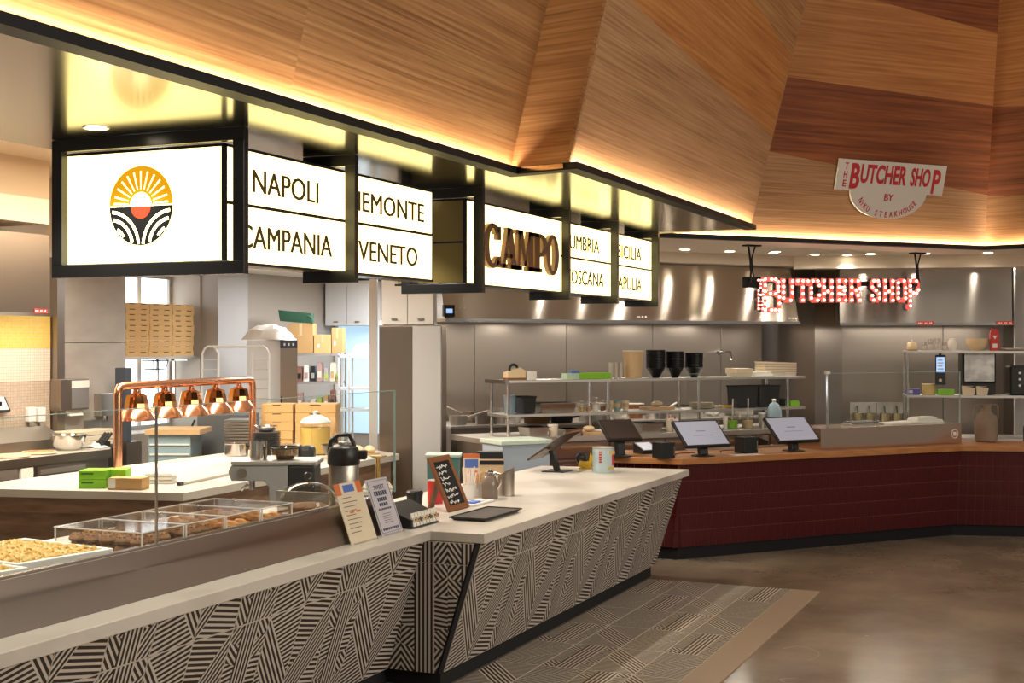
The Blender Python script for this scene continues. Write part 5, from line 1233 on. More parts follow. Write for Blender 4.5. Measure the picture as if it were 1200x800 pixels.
part('body', B().prism_y([(-.1,0),(.1,0),(.1,.04),(.03,.06),(-.06,.10),(-.1,.06)], -.03, .03), M_BLACKP, t, bevel=.004); part('cutter', B().bx(.08,.1,-.03,.03,.04,.09), M_STEELR, t)
# glass guard on the counter
off_ = .22
def ch(px, d):
    a = (px-600)/FPX; dd = RX*a+FY; base = (C0+WR6*d).xy; e = DR.xy
    det = dd.x*(-e.y)+e.x*dd.y; t_ = (base.x*(-e.y)+e.x*base.y)/det; return (dd*t_-base).dot(e)
s0_, s1_ = ch(962, off_), ch(1127, off_); sm = ch(972, off_)
t = thing('glass_guard', 'glass food guard on a steel base on the wooden worktop', 'food guard', tuple((C0+WR6*off_+DR*s0_).xy)+(ZW,), AR)
Lg = s1_-s0_; hb = .205
part('steel_base', B().bx(0,Lg,0,.5,0,hb), mat('wood_reflection_steel', (.7,.53,.42), .2, 1), t, bevel=.003)  # copper tint imitates the orange wood reflected in plain steel
part('base_emblem', B().tube([(Lg-.1+.045*math.cos(k*.524), -.003, .1+.045*math.sin(k*.524)) for k in range(12)], .005, 6, closed=True).bx(Lg-.12,Lg-.08,-.004,0,.08,.12), M_PAPER, t)
for a, b2 in ((sm-s0_+.004, Lg),):
    g_ = part('glass_pane', B().bx(a,b2,.02,.03,hb,.74), M_GLASS, t); part('glass_edge', B().bx(a,b2,.02,.03,.74,.744).bx(b2-.008,b2,.019,.031,hb,.74), M_GLASSE, g_)
part('guard_post', B().bx(sm-s0_-.012,sm-s0_+.004,.015,.035,hb,.75), M_CHROME, t); part('clamp', B().bx(sm-s0_-.03,sm-s0_+.02,.01,.04,.735,.765), M_WHITE, t)
gs_ = thing('glass_screen', 'tall clear glass screen standing behind the two till monitors', 'glass screen', tuple((C0+WR6*.70+DR*(s0_-1.25)).xy)+(ZW,), AR)
g_ = part('glass_pane', B().bx(0,1.2,0,.01,.02,.74), M_GLASS, gs_); part('glass_edge', B().bx(0,1.2,0,.01,.74,.743), M_GLASSE, g_); part('floor_channel', B().bx(0,1.2,-.01,.02,0,.02), M_STEELR, gs_)
# folded cloths and produce on the guard base
q = C0+WR6*(off_+.28)+DR*(s1_-.42); t = thing('folded_cloth', 'white folded cloth on the steel base behind the glass', 'cloth', (q.x, q.y, ZW+hb+.001), AR)
part('lower_fold', B().hexa([(-.4,-.12,0),(.35,-.12,0),(.35,.12,0),(-.4,.12,0),(-.38,-.11,.01),(.33,-.1,.035),(.33,.1,.035),(-.38,.11,.01)]), M_FABRIC, t, bevel=.006); part('upper_fold', B().hexa([(.0,-.09,.022),(.3,-.09,.032),(.3,.09,.032),(0,.09,.022),(.03,-.07,.06),(.26,-.06,.065),(.26,.07,.065),(.03,.07,.06)]), M_FABRIC, t, bevel=.012)
q = C0+WR6*(off_+.32)+DR*(ch(1012, off_+.3)); t = thing('produce_tray', 'tray of dark mussels on the steel base behind the glass', 'tray', (q.x, q.y, ZW+hb+.001), AR)
part('tray', B().bx(-.2,.2,-.1,.1,0,.012), M_STEELR, t)
for k in range(20): part('mussel', B().ball((-.17+.036*(k%10), -.05+.1*(k//10), .025), .022, 8, 5, .6), mat('mussel_grey', (.2,.19,.18), .4), t, True)
# stoneware jug
p = Pz(1155.5, 517.5, ZW); t = thing('stoneware_vase', 'brown stoneware vase with two wire handles on the wooden worktop', 'vase', (p.x, p.y, ZW), A6)
part('body', B().lathe([(.095,0),(.112,.012),(.118,.12),(.118,.22),(.1,.275),(.06,.31),(.052,.34),(.052,.37),(.066,.395),(.06,.395),(.045,.36)], 32, cap=False), M_CERAM, t, True)
for s_ in (-1, 1): part('handle', B().tube([(s_*.06,0,.39),(s_*.10,0,.39),(s_*.118,0,.375),(s_*.118,0,.24)], .008, 8), M_CERAM, t, True)
t = thing('candle_holder', 'dark holder cut by the right picture edge on the worktop', 'holder', tuple(Pz(1206, 517, ZW).xy)+(ZW,), 0)
part('cup', B().lathe([(.06,0),(.06,.16)], 18), M_BLACKP, t, True); part('rim', B().lathe([(.063,.15),(.063,.165)], 18, cap=False), M_COPPER, t)
# ================================================================ RED MARQUEE LETTERS
pa, pb = Pz(881, 287.5, 2.995), Pz(1075.5, 296.5, 2.995)
dm = (pb-pa); dm.z = 0; Lm = dm.length; dm.normalize(); am = math.atan2(dm.y, dm.x)
mq = thing('marquee_letters', 'red marquee letters with glowing bulbs hung from the ceiling', 'sign', (pa.x, pa.y, 2.30), am)
M_RED = mat('marquee_red', (.8,.1,.08), .35, emit=(1.0,.16,.11), es=.5); M_BULB = mat('bulb_glow', (1,.9,.8), .3, emit=(1,.80,.62), es=8); M_CASE = mat('letter_case', (.10,.095,.1), .5)
def zpx(py, px): 
    s_ = (px-881)/(1075.5-881)*Lm; q = pa+dm*s_; return CH+(400-py)/FPX*q.xy.dot(FY)-2.30
def xpx(px):
    a = (px-600)/FPX; dd = RX*a+FY; base = pa.xy; e = dm.xy; det = dd.x*(-e.y)+e.x*dd.y
    t_ = (base.x*(-e.y)+e.x*base.y)/det; return (dd*t_-base).dot(e)
for k, px in enumerate((881, 1075.5)):
    b = B().bx(-.09,.09,-.05,.05,.685,.70); x = xpx(px)
    br = part('ceiling_plate', b, M_BLACK, mq, loc=(x,0,0))
    part('hanger_rod', B().tube([(-.045,0,.685),(-.02,0,.55),(-.01,0,.42),(-.02,0,.32)], .011, 8), M_BLACK, br, True); part('hanger_rod', B().tube([(.045,0,.685),(.0,0,.56),(.01,0,.44),(.03,0,.36)], .008, 8), M_BLACK, br, True)
zt_, zb_ = zpx(327, 960), zpx(353.5, 960)
part('carrier_bar', B().bx(-.05, xpx(1072), .03, .07, zt_-.06, zt_-.01).bx(-.06,.16,.02,.08,zt_-.11,zt_+.0), M_BLACK, mq)
# letters as strokes on a 4x6 grid: list of segments ((x,z),(x,z))
ST = {'U': [((0,6),(0,.6)),((0,.6),(.6,0)),((.6,0),(2.4,0)),((2.4,0),(3,.6)),((3,.6),(3,6)),((-.5,6),(.5,6)),((2.5,6),(3.5,6))],
      'T': [((1.5,0),(1.5,6)),((-.2,6),(3.2,6)),((-.2,6),(-.2,5)),((3.2,6),(3.2,5)),((.9,0),(2.1,0))],
      'C': [((3,4.6),(3,5.4)),((3,5.4),(2.4,6)),((2.4,6),(.6,6)),((.6,6),(0,5.4)),((0,5.4),(0,.6)),((0,.6),(.6,0)),((.6,0),(2.4,0)),((2.4,0),(3,.6)),((3,.6),(3,1.6))],
      'H': [((0,0),(0,6)),((3,0),(3,6)),((0,2.7),(3,2.7)),((-.5,6),(.5,6)),((2.5,6),(3.5,6)),((-.5,0),(.5,0)),((2.5,0),(3.5,0))],
      'E': [((0,0),(0,6)),((-.5,6),(2.8,6)),((0,3),(2.2,3)),((-.5,0),(2.8,0)),((2.8,0),(2.8,1)),((2.8,5),(2.8,6))],
      'R': [((0,0),(0,6)),((-.5,6),(2.3,6)),((2.3,6),(2.9,5.4)),((2.9,5.4),(2.9,3.6)),((2.9,3.6),(2.3,3)),((2.3,3),(0,3)),((1.6,3),(3,0)),((-.5,0),(.6,0)),((2.6,0),(3.4,0))],
      'S': [((3,4.6),(3,5.4)),((3,5.4),(2.4,6)),((2.4,6),(.6,6)),((.6,6),(0,5.4)),((0,5.4),(0,4)),((0,4),(3,2)),((3,2),(3,.6)),((3,.6),(2.4,0)),((2.4,0),(.6,0)),((.6,0),(0,.6)),((0,.6),(0,1.4))],
      'O': [((0,.6),(0,5.4)),((0,5.4),(.6,6)),((.6,6),(2.4,6)),((2.4,6),(3,5.4)),((3,5.4),(3,.6)),((3,.6),(2.4,0)),((2.4,0),(.6,0)),((.6,0),(0,.6))],
      'B': [((0,0),(0,6)),((-.4,6),(2.3,6)),((2.3,6),(2.9,5.5)),((2.9,5.5),(2.9,3.7)),((2.9,3.7),(2.3,3.2)),((2.3,3.2),(0,3.2)),((2.3,3.2),(3.1,2.6)),((3.1,2.6),(3.1,0)),((3.1,0),(-.4,0))],
      'P': [((0,-1.8),(0,6)),((-.4,6),(2.3,6)),((2.3,6),(3,5.4)),((3,5.4),(3,3.2)),((3,3.2),(2.3,2.2)),((2.3,2.2),(0,2.2)),((-.8,-2.4),(0,-1.8)),((-.8,-2.4),(-.8,-1.8))]}
BULB = B().ball((0,-.007,0), .0135, 8, 5).mesh('bulb', M_BULB, True)
LT = [('B',896,912,325,365)]+[(c,a_,b_,327,353.5) for c, a_, b_ in (('U',917.5,928),('T',935,945.5),('C',950,959.5),('H',965,974),('E',982.5,991),('R',997.5,1007),('S',1021.5,1030),('H',1037,1045.5),('O',1052,1060.5),('P',1066,1075.5))]
LT2 = []
for c, a_, b_, ya, yb_ in LT:
    x0, x1 = xpx(a_), xpx(b_); zhi, zlo = zpx(ya+2, a_), zpx(yb_-2, a_)
    fx = lambda q: x0+(x1-x0)*q[0]/3; fz = lambda q: zlo+(zhi-zlo)*q[1]/6
    bt, bcs = B(), B(); sw = .026; seen = []
    for p0, p1 in ST[c]:
        A_, E_ = Vector((fx(p0), fz(p0))), Vector((fx(p1), fz(p1))); d_ = E_-A_; ln = d_.length; d_.normalize(); n_ = Vector((-d_.y, d_.x)); A2_, E2_ = A_-d_*sw*.6, E_+d_*sw*.6
        qd = [A2_-n_*sw, E2_-n_*sw, E2_+n_*sw, A2_+n_*sw]
        bt.prism_y([tuple(q) for q in qd], -.004, .004)
        bcs.prism_y([tuple(q) for q in [A2_-n_*(sw-.002), E2_-n_*(sw-.002), E2_+n_*(sw-.002), A2_+n_*(sw-.002)]], .004, .055)
        k_ = max(1, round(ln/.062))
        for i in range(k_+1):
            q = A_+(E_-A_)*(i/k_)
            if all((q-s_).length > .044 for s_ in seen): seen.append(q)
    lt = part('letter', bt, M_RED, mq); part('letter_case', bcs, M_CASE, lt)
    for q in seen: link('bulb', BULB, lt, (q.x, -.006, q.y))
# small stacked word at the left
for i, c in enumerate('THE'):
    x0 = xpx(888.5); h_ = (zpx(326, 888)-zpx(363, 888))/3
    zz = zpx(326, 888)-(i+1)*h_+.012
    bt = B(); bcs = B(); seen = []
    for p0, p1 in {'T': ST['T'], 'H': ST['H'][:3], 'E': ST['E'][:4]}[c]:
        A_, E_ = Vector((x0+.06*p0[0]/3, zz+(h_-.03)*p0[1]/6)), Vector((x0+.06*p1[0]/3, zz+(h_-.03)*p1[1]/6)); d_ = (E_-A_).normalized(); n_ = Vector((-d_.y, d_.x)); sw = .011
        bt.prism_y([tuple(q) for q in [A_-n_*sw, E_-n_*sw, E_+n_*sw, A_+n_*sw]], -.004, .004); bcs.prism_y([tuple(q) for q in [A_-n_*sw, E_-n_*sw, E_+n_*sw, A_+n_*sw]], .004, .05)
        for f_ in (0, .5, 1):
            q = A_+(E_-A_)*f_
            if all((q-s_).length > .03 for s_ in seen): seen.append(q)
    lt = part('letter', bt, M_RED, mq); part('letter_case', bcs, M_CASE, lt)
    for q in seen: link('bulb', BULB, lt, (q.x, -.004, q.y)).scale = (.6,.6,.6)
# ================================================================ PLATE SIGN ON THE CANOPY
S4, U4, N4, P4 = F4
def on4(px, py):
    d = RX*((px-600)/FPX)+FY; d = Vector((d.x, d.y, (400-py)/FPX)); c = Vector((0,0,CH)); t_ = (P4+N4*.03-c).dot(N4)/d.dot(N4); return c+d*t_
o4 = on4(1045, 214)
sg = thing('canopy_plate_sign', 'white shaped sign with red lettering mounted on the wood canopy', 'sign', o4, 0)
basis(sg, o4, S4, U4)
def l4(px, py): v = on4(px, py)-o4; return v.dot(S4), v.dot(U4)
R_ = l4(1110, 194); Lf = l4(983.5, 186); bl = l4(979, 222); br_ = l4(1104, 229)
zt_, zb_ = (R_[1]+Lf[1])/2, (bl[1]+br_[1])/2; xl_, xr_ = Lf[0], R_[0]-.01
cx = (xl_+xr_)/2; rad = (l4(1045,257)[1]); c0x, c1x = l4(996,224)[0], l4(1085,227)[0]
pts = [(xr_, zt_), (xl_, zt_), (xl_-.0, zb_), (c0x, zb_)]
mx_ = (c0x+c1x)/2; rx_ = (c1x-c0x)/2; dep = zb_-rad
for k in range(1, 20): a = math.pi+math.pi*k/20; pts.append((mx_+rx_*math.cos(a), zb_+dep*math.sin(a)))
pts += [(c1x, zb_), (xr_, zb_)]
part('plate', B().prism_y(pts[::-1] if False else pts, -.012, .012), mat('sign_cream', (.66,.62,.55), .6), sg)
M_SRED = mat('sign_red', (.5,.02,.03), .5); Hh = zt_-zb_; Wd = xr_-xl_
text('B', Hh*.80, M_SRED, sg, (xl_+Wd*.155, -.012, zb_+Hh*.1), width=Wd*.085, ext=.004, off=.035)
text('UTCHER', Hh*.60, M_SRED, sg, (xl_+Wd*.415, -.012, zb_+Hh*.29), width=Wd*.425, ext=.004, off=.03)
text('SHO', Hh*.58, M_SRED, sg, (xl_+Wd*.765, -.012, zb_+Hh*.29), width=Wd*.185, ext=.004, off=.03)
text('P', Hh*.80, M_SRED, sg, (xl_+Wd*.915, -.012, zb_+Hh*.07), width=Wd*.075, ext=.004, off=.03)
for i, c in enumerate('THE'): text(c, Hh*.22, M_SRED, sg, (xl_+Wd*.07, -.012, zb_+Hh*(.68-.28*i)), width=Wd*.03, ext=.004, off=.02)
text('BY', dep*.26, M_SRED, sg, (mx_, -.012, zb_-dep*.30), width=Wd*.085, ext=.004, off=.015)
s_ = 'NIKU STEAKHOUSE'
for i, c in enumerate(s_):
    if c == ' ': continue
    a = math.radians(200+140*i/(len(s_)-1)); r = .80
    x, z = mx_+rx_*.80*math.cos(a), zb_+dep*.80*math.sin(a)-.035
    tg = math.atan2(dep*math.cos(a), -rx_*math.sin(a))
    o = text(c, dep*.22, M_SRED, sg, (x, -.012, z), ext=.004, off=.012); o.scale = (.75,1,1); o.rotation_euler = (0, -tg, 0)
part('mounting', B().bx(xl_+.1,xr_-.1,.012,.05,zb_+.03,zt_-.03), M_STEELR, sg)
# ================================================================ PREP ISLAND
ip = [(-7.78,7.56),(-5.99,7.95),(-6.16,11.55),(-6.8,12.0),(-7.1,12.25),(-7.78,12.25)]
isl = thing('prep_island', 'walnut fronted prep island under the white stone slab', 'island', (-6.9, 9.8, 0))
part('body', B().prism([(-7.70,7.66),(-6.07,8.02),(-6.23,11.5),(-6.85,11.95),(-7.15,12.18),(-7.70,12.18)], .08, .853), M_WOODD, isl, loc=-isl.location)
part('front_rail', B().hexa([(-7.72,7.62,.74),(-6.05,7.985,.74),(-6.05,8.03,.74),(-7.72,7.67,.74),(-7.72,7.62,.85),(-6.05,7.985,.85),(-6.05,8.03,.85),(-7.72,7.67,.85)]), M_WOODD, isl, loc=-isl.location)
part('toe_kick', B().prism([(-7.62,7.76),(-6.15,8.08),(-6.4,11.6),(-7.62,11.8)], 0, .08), M_BLACKM, isl, loc=-isl.location)
slab = part('island_slab', B().prism(ip, .854, .914), M_STONE, bevel=.004); tag(slab, 'white stone slab on the walnut prep island', 'worktop')
ZI = .915
# copper heat-lamp gantry
g0, g1 = Vector((-7.60,9.19,ZI)), Vector((-7.74,11.39,ZI)); gd = (g1-g0).normalized(); gl = (g1-g0).length; ga = math.atan2(gd.y, gd.x)
gn = thing('heat_lamp_gantry', 'copper pipe gantry over the prep island holding the heat lamps', 'lamp gantry', g0, ga)
zg = .705
part('pipe_frame', B().tube([(0,0,.012),(0,0,zg-.07),(.012,0,zg-.03),(.03,0,zg-.008),(.07,0,zg),(gl-.07,0,zg),(gl-.03,0,zg-.008),(gl-.012,0,zg-.03),(gl,0,zg-.07),(gl,0,.012)], .036, 14), M_COPPER, gn, True)
for x in (0, gl): part('foot_flange', B().lathe([(.07,0),(.07,.012),(.042,.016)], 20, (x,0,0)), M_COPPER, gn, True)
for i in range(5):
    q = g0+gd*(gl*(.12+.19*i)); q.z = ZI+zg-.036
    t = thing('heat_lamp', '%s copper heat lamp hanging from the gantry' % ('leftmost','second from left','middle','second from right','rightmost')[i], 'heat lamp', q, ga, 'copper heat lamps')
    part('neck', B().lathe([(.03,0),(.035,-.03),(.028,-.05)][::-1], 16), M_COPPER, t, True)
    part('shade', B().lathe([(.035,-.03),(.088,-.05),(.105,-.12),(.112,-.17)][::-1], 10, cap=False), M_COPPERD, t, False)
    part('skirt', B().lathe([(.112,-.17),(.15,-.215),(.168,-.268),(.164,-.268),(.14,-.212)][::-1], 20, cap=False), M_COPPER, t, True)
    part('bulb', B().ball((0,0,-.20), .045, 12, 8), mat('heat_bulb', (1,.6,.3), .3, emit=(1,.55,.22), es=9), t, True)
    l = bpy.data.lights.new('heat_lamp_light', 'SPOT'); l.energy = 16; l.color = (1,.72,.42); l.spot_size = math.radians(110); l.shadow_soft_size = .04
    o = bpy.data.objects.new('heat_lamp_light', l); o.location = (0,0,-.262); COL.objects.link(o); o.parent = t
# goods on the island
def ip_(px, py): return Pz(px, py, ZI)
p = ip_(92, 572); 
for k in range(2):
    t = thing('lime_box', ['lower', 'upper'][k]+' lime green wrap box at the near island corner', 'box', (p.x, p.y, ZI+k*.066), YAW)
    part('carton', B().bx(0,.2,0,.22,0,.064), M_GREEN, t, bevel=.002); part('label_print', B().bx(.02,.11,-.001,0,.035,.048), mat('dark_green', (.05,.16,.01), .6), t)
q = p+Vector((RX.x,RX.y,0))*.22+Vector((FY.x,FY.y,0))*.06; t = thing('lime_box', 'lime green box standing right of the stacked pair', 'box', (q.x,q.y,ZI), YAW+.1); part('carton', B().bx(0,.11,0,.22,0,.13), M_GREEN, t, bevel=.002); part('label_print', B().bx(.02,.09,-.001,0,.06,.085), mat('dark_green', (.05,.16,.01), .6), t)
p = ip_(126, 573.5); t = thing('kraft_carton', 'small brown carton with a white label before the lime boxes', 'box', (p.x,p.y,ZI), YAW-.12); part('carton', B().bx(0,.26,0,.15,0,.085), M_CARD, t, bevel=.002); part('label_sheet', B().bx(.005,.06,-.001,0,.01,.08), M_PAPER, t); part('tape', B().bx(.12,.16,-.001,.15,.085,.086), M_CARDL, t)
p = ip_(168, 567); t = thing('towel_stack', 'folded beige towels beside the brown carton', 'towels', (p.x,p.y,ZI), YAW)
for k in range(3): part('towel', B().hexa([(0,0,.03*k),(.23,0,.03*k),(.23,.16,.03*k),(0,.16,.03*k),(.01,.01,.03*k+.028),(.21,.01,.03*k+.028),(.21,.15,.03*k+.028),(.01,.15,.03*k+.028)]), M_FABRIC, t, bevel=.008)
a, b2 = ip_(209, 569), ip_(272, 556); md = (a+b2)/2; t = thing('steel_bar', 'long thin steel rod with black end lying on the slab edge', 'rod', (md.x,md.y,ZI), math.atan2((b2-a).y,(b2-a).x)); L2 = (b2-a).length/2
part('rod', B().bx(-L2+.06,L2,-.012,.012,0,.02), M_STEELR, t, bevel=.003); part('end_cap', B().bx(-L2,-L2+.06,-.015,.015,0,.026), M_BLACKP, t, bevel=.003)
p = ip_(277, 534); t = thing('sauce_pot', 'small steel pot with handles near the gantry right post', 'pot', (p.x,p.y,ZI), YAW)
part('pot', B().lathe([(.1,0),(.11,.01),(.11,.115),(.115,.12),(.105,.118),(.1,.012)], 26), M_CHROME, t, True); part('handle', B().tube([(.11,-.02,.09),(.16,-.02,.1),(.16,.02,.1),(.11,.02,.09)], .008, 8), M_BLACK, t, True)
p = ip_(282, 524); pm = B().hexa([(-.12,-.16,0),(.12,-.16,0),(.12,.16,0),(-.12,.16,0),(-.14,-.18,.02),(.14,-.18,.02),(.14,.18,.02),(-.14,.18,.02)]).mesh('pan', M_CHROME)
t = thing('sheet_pan_stack', 'stack of bright aluminium pans behind the small steel pot', 'pan stack', (p.x,p.y,ZI), YAW)
for k in range(10): link('pan', pm, t, (.004*(k%2),0,k*.03))
p = ip_(312, 532); t = thing('plate_stack', 'tall stack of dark grey plates left of the kraft boxes', 'plate stack', (p.x,p.y,ZI))
dp = B().lathe([(.08,0),(.14,.014),(.142,.018),(.001,.006)], 26, cap=False).mesh('plate', mat('charcoal_plate', (.06,.06,.065), .4), True)
for k in range(14): link('plate', dp, t, (0,0,k*.015))
t = thing('steel_bowl', 'small steel bowl resting on the dark plate stack', 'bowl', (p.x,p.y,ZI+.2145)); part('bowl', B().lathe([(.06,0),(.1,.03),(.11,.06),(.106,.06),(.06,.01)], 22), M_CHROME, t, True); part('rim', B().lathe([(.108,.058),(.115,.062)], 22, cap=False), M_CHROME, t)
def kbox(px, py, n, W, H, D, labels, grp):
    p = ip_(px, py)
    for k in range(n):
        t = thing('kraft_box', labels, 'box', (p.x+random.uniform(-.004,.004), p.y, ZI+k*(H+.002)), YAW+random.uniform(-.02,.02), grp)
        part('carton', B().bx(0,W,0,D,0,H), M_CARD2, t, bevel=.003); part('slot', B().bx(W*.35,W*.62,-.001,.01,H-.014,H-.004), M_DARKSLOT, t)
kbox(306, 525, 5, .32, .088, .32, 'kraft takeout box in the stack beside the dark plates', 'kraft boxes beside the plates')
kbox(346, 525, 5, .41, .088, .36, 'kraft takeout box in the stack behind the yellow jar', 'kraft boxes behind the jar')
p = ip_(369.5, 532); t = thing('drinks_jar', 'large glass jar of yellow lemonade with a domed lid', 'jar', (p.x,p.y,ZI))
part('jar', B().lathe([(.13,0),(.142,.02),(.148,.27),(.14,.3)], 30, cap=False), M_ACRYL, t, True); part('lemonade', B().lathe([(.126,.006),(.137,.02),(.142,.26),(.001,.26)], 30, cap=False), mat('lemonade', (.82,.58,.14), .3, emit=(.8,.55,.12), es=0.0), t, True)
part('lid', B().lathe([(.15,.3),(.15,.312),(.12,.345),(.05,.375),(.02,.38),(.02,.395),(.03,.41),(.001,.42)], 30, cap=False), mat('milky_glass', (.62,.66,.62), .2), t, True); 
p = ip_(390, 529); t = thing('spoon_jar', 'dark jar of wooden spoons right of the lemonade', 'utensils', (p.x,p.y,ZI)); part('jar', B().lathe([(.05,0),(.05,.14)], 16), M_BLACKP, t, True)
for k in range(3): part('spoon', B().tube([(0,.01*k,.05),(.01*k-.01,.0,.2),(.02*k-.02,0,.27),(.022*k-.02,0,.33)], [.008,.008,.026,.012], 8), M_WOODL, t, True)
p = ip_(333, 541); t = thing('toaster', 'grey and black toaster before the lemonade jar', 'toaster', (p.x,p.y,ZI), YAW); part('body', B().bx(-.06,.13,0,.22,0,.15), M_STEELD, t, bevel=.02); part('end_shell', B().bx(.13,.26,0.01,.21,0,.14), M_BLACKP, t, bevel=.04)
p = ip_(397, 537); t = thing('mixing_bowl', 'dark mixing bowl beyond the airpot lid', 'bowl', (p.x,p.y,ZI)); part('bowl', B().lathe([(.08,0),(.13,.05),(.155,.13),(.15,.13),(.08,.015)], 26), mat('pewter', (.24,.22,.2), .3, 1), t, True); part('rim', B().lathe([(.153,.125),(.16,.132)], 26, cap=False), M_BLACK, t)
p = ip_(424, 532); t = thing('bread_board', 'round board of pale loaves at the far island end', 'bread', (p.x,p.y,ZI)); part('board', B().lathe([(.17,0),(.17,.015)], 24), M_WOODL, t)
for k in range(5): part('loaf', B().ball((.1*math.cos(k*1.26),.1*math.sin(k*1.26),.045), .05, 10, 6, .7), M_CREAMC, t, True)

# ================================================================ LEFT WALL: pizza prep table
XT = -9.15
pt = thing('pizza_prep_table', 'steel refrigerated pizza prep table along the mosaic wall', 'prep table', (XT, 9.2, 0)); po = -pt.location
part('worktop', B().bx(-9.96,XT,6.8,10.95,.87,.914), mat('marble_top', (.62,.55,.46), .35), pt, loc=po)
part('top_edge', B().bx(XT,XT+.015,6.8,10.95,.83,.91), M_STEELD, pt, loc=po)
bdy = part('body', B().bx(-9.94,XT-.02,6.82,10.93,.1,.87), M_STEELD, pt, loc=po)
for a, b2 in ((6.85,7.75),(7.78,8.70),(8.74,9.66)):
    d = part('door', B().bx(XT-.02,XT+.005,a,b2,.16,.82), M_STEELR, bdy, bevel=.004)
    part('handle', B().bx(XT+.003,XT+.008,b2-.5,b2-.1,.60,.73), M_BLACKM, d)
part('thermostat_plate', B().bx(XT-.02,XT+.006,9.70,9.86,.62,.82), M_PAPER, bdy)
vt = part('vent_grille', B().bx(XT-.02,XT,9.92,10.6,.2,.82), M_STEELD, bdy)
for k in range(7): part('louvre', B().bx(XT,XT+.012,9.95,10.57,.74-k*.08,.785-k*.08), M_STEELR, vt)
part('leg', B().lathe([(.03,0),(.03,.1)], 10, (-9.3,6.95,0)), M_BLACK, pt, loc=po); part('leg', B().lathe([(.03,0),(.03,.1)], 10, (-9.3,10.8,0)), M_BLACK, pt, loc=po)
def tx(px, dx=.25): x = XT-dx; return Vector((x, y_at(px, x), .915))
for i, (px, dx, m_) in enumerate(((14,.16,mat('white_pizza',(.72,.55,.34),.7)), (46,.2,mat('red_pizza',(.55,.12,.04),.6,noise=((20,20,20),(.75,.4,.15),3,.4,.6))))):
    p = tx(px, dx); t = thing('pizza', ['cheese topped pizza base at the left picture edge', 'tomato topped pizza beside the steel bowl'][i], 'pizza', p)
    part('crust', B().lathe([(.15,0),(.17,.012),(.16,.026),(.14,.02),(.001,.018)], 26, cap=False), M_CREAMC, t, True); part('topping', B().lathe([(.142,.018),(.13,.028),(.001,.03)], 22, cap=False), m_, t, True)
p = tx(80, .27); t = thing('mixing_bowl', 'large steel mixing bowl on the pizza prep table', 'bowl', p); part('bowl', B().lathe([(.1,0),(.15,.05),(.18,.15),(.19,.155),(.175,.152),(.09,.015)], 32), M_CHROME, t, True); part('rim', B().lathe([(.183,.15),(.191,.156)], 32, cap=False), M_STEELR, t)
p = tx(112, .12); t = thing('dish_cloth', 'crumpled white cloth beside the steel mixing bowl', 'cloth', p, 0)
b = B(); rs = random.Random(5); n = 9
vs = [((i-4)*.03, (j-4)*.022, .012+.07*rs.random()*(1-abs(i-4)/5)*(1-abs(j-4)/6)) for j in range(n) for i in range(n)]
b.add(vs, [(j*n+i, j*n+i+1, (j+1)*n+i+1, (j+1)*n+i) for j in range(n-1) for i in range(n-1)]); b.bx(-.115,.115,-.085,.085,0,.012); part('folds', b, M_FABRIC, t, True)
p = tx(6, .5); t = thing('rail_lid', 'open steel lid of the topping rail at the left', 'lid', (p.x, p.y-.1, .915), math.pi/2)
part('lid', B().hexa([(-1.2,.0,.10),(.9,.0,.10),(.9,.03,.10),(-1.2,.03,.10),(-1.2,.22,.22),(.9,.22,.22),(.9,.25,.22),(-1.2,.25,.22)]), M_STEELR, t, bevel=.003); part('rail_base', B().bx(-1.2,.9,.0,.28,0,.10), M_STEELD, t)
p = tx(140, .55); t = thing('pizza_tray_stack', 'stack of long cream dough trays at the far table end', 'trays', (p.x, p.y-.1, .915), math.pi/2)
for k in range(3): part('tray', B().bx(-.78,-.12,-.16,.14,k*.055,k*.055+.05), M_CREAM, t, bevel=.006)
p = tx(120, .12); t = thing('knife_block', 'black handled tools standing by the dough trays', 'tools', p)
part('holder', B().bx(-.06,.06,-.05,.05,0,.07), M_BLACKP, t)
for k in range(3): part('tool_handle', B().tube([(-.04+.04*k,0,.07),(-.02+.04*k,.07,.15)], .015, 8), M_BLACKP, t, True)
# grill outlines on the wall
for i, px in enumerate((33.5, 45)):
    yy = y_at(px, -9.97); t = thing('soap_dispenser', ['left','right'][i]+' white soap dispenser on the beige mosaic', 'dispenser', (-9.974, yy, zy(494, -9.97, yy)), math.pi/2)
    part('body', B().bx(-.05,.05,-.06,0,0,.15), M_WHITE, t, bevel=.01); part('nozzle', B().bx(-.02,.02,-.05,-.03,-.04,0), M_STEELR, t)
yy = y_at(5, -9.9); t = thing('order_screen', 'tilted order screen with black frame on the mosaic wall', 'screen', (-9.9, yy-.25, zy(482, -9.9, yy)), math.pi/2)
part('bezel', B().bx(0,.34,0,.03,0,.24), M_BLACKP, t, rot=(-.5,0,0)); part('screen', B().bx(.02,.32,-.002,0,.02,.22), M_PAPER, t, rot=(-.5,0,0)); part('wall_arm', B().bx(.14,.2,-.0,-.02,.06,.1).bx(.14,.2,.02,-.07+.06,.06,.1), M_BLACK, t)
# left hood
hl = thing('range_hood', 'brown steel hood over the mosaic wall at the left edge', 'range hood', (-9.0, 8, 2.235))
part('hood_body', B().bx(-.98,0,-2.5,y_at(58,-9)-8,.03,.76), M_STEELD, hl); part('hood_lip', B().bx(-.03,.012,-2.5,y_at(58,-9)-8,0,.03), M_CHROME, hl); red_label(hl, .004, y_at(47,-9.0)-8, .03, .17, .04, rot=(0,0,math.pi/2))
l = bpy.data.lights.new('hood_lamp', 'AREA'); l.energy = 25; l.size = .3; l.size_y = 3; l.shape = 'RECTANGLE'; l.color = NEUT
o = bpy.data.objects.new('hood_lamp', l); o.location = (-9.5, 9.3, 2.22); COL.objects.link(o)
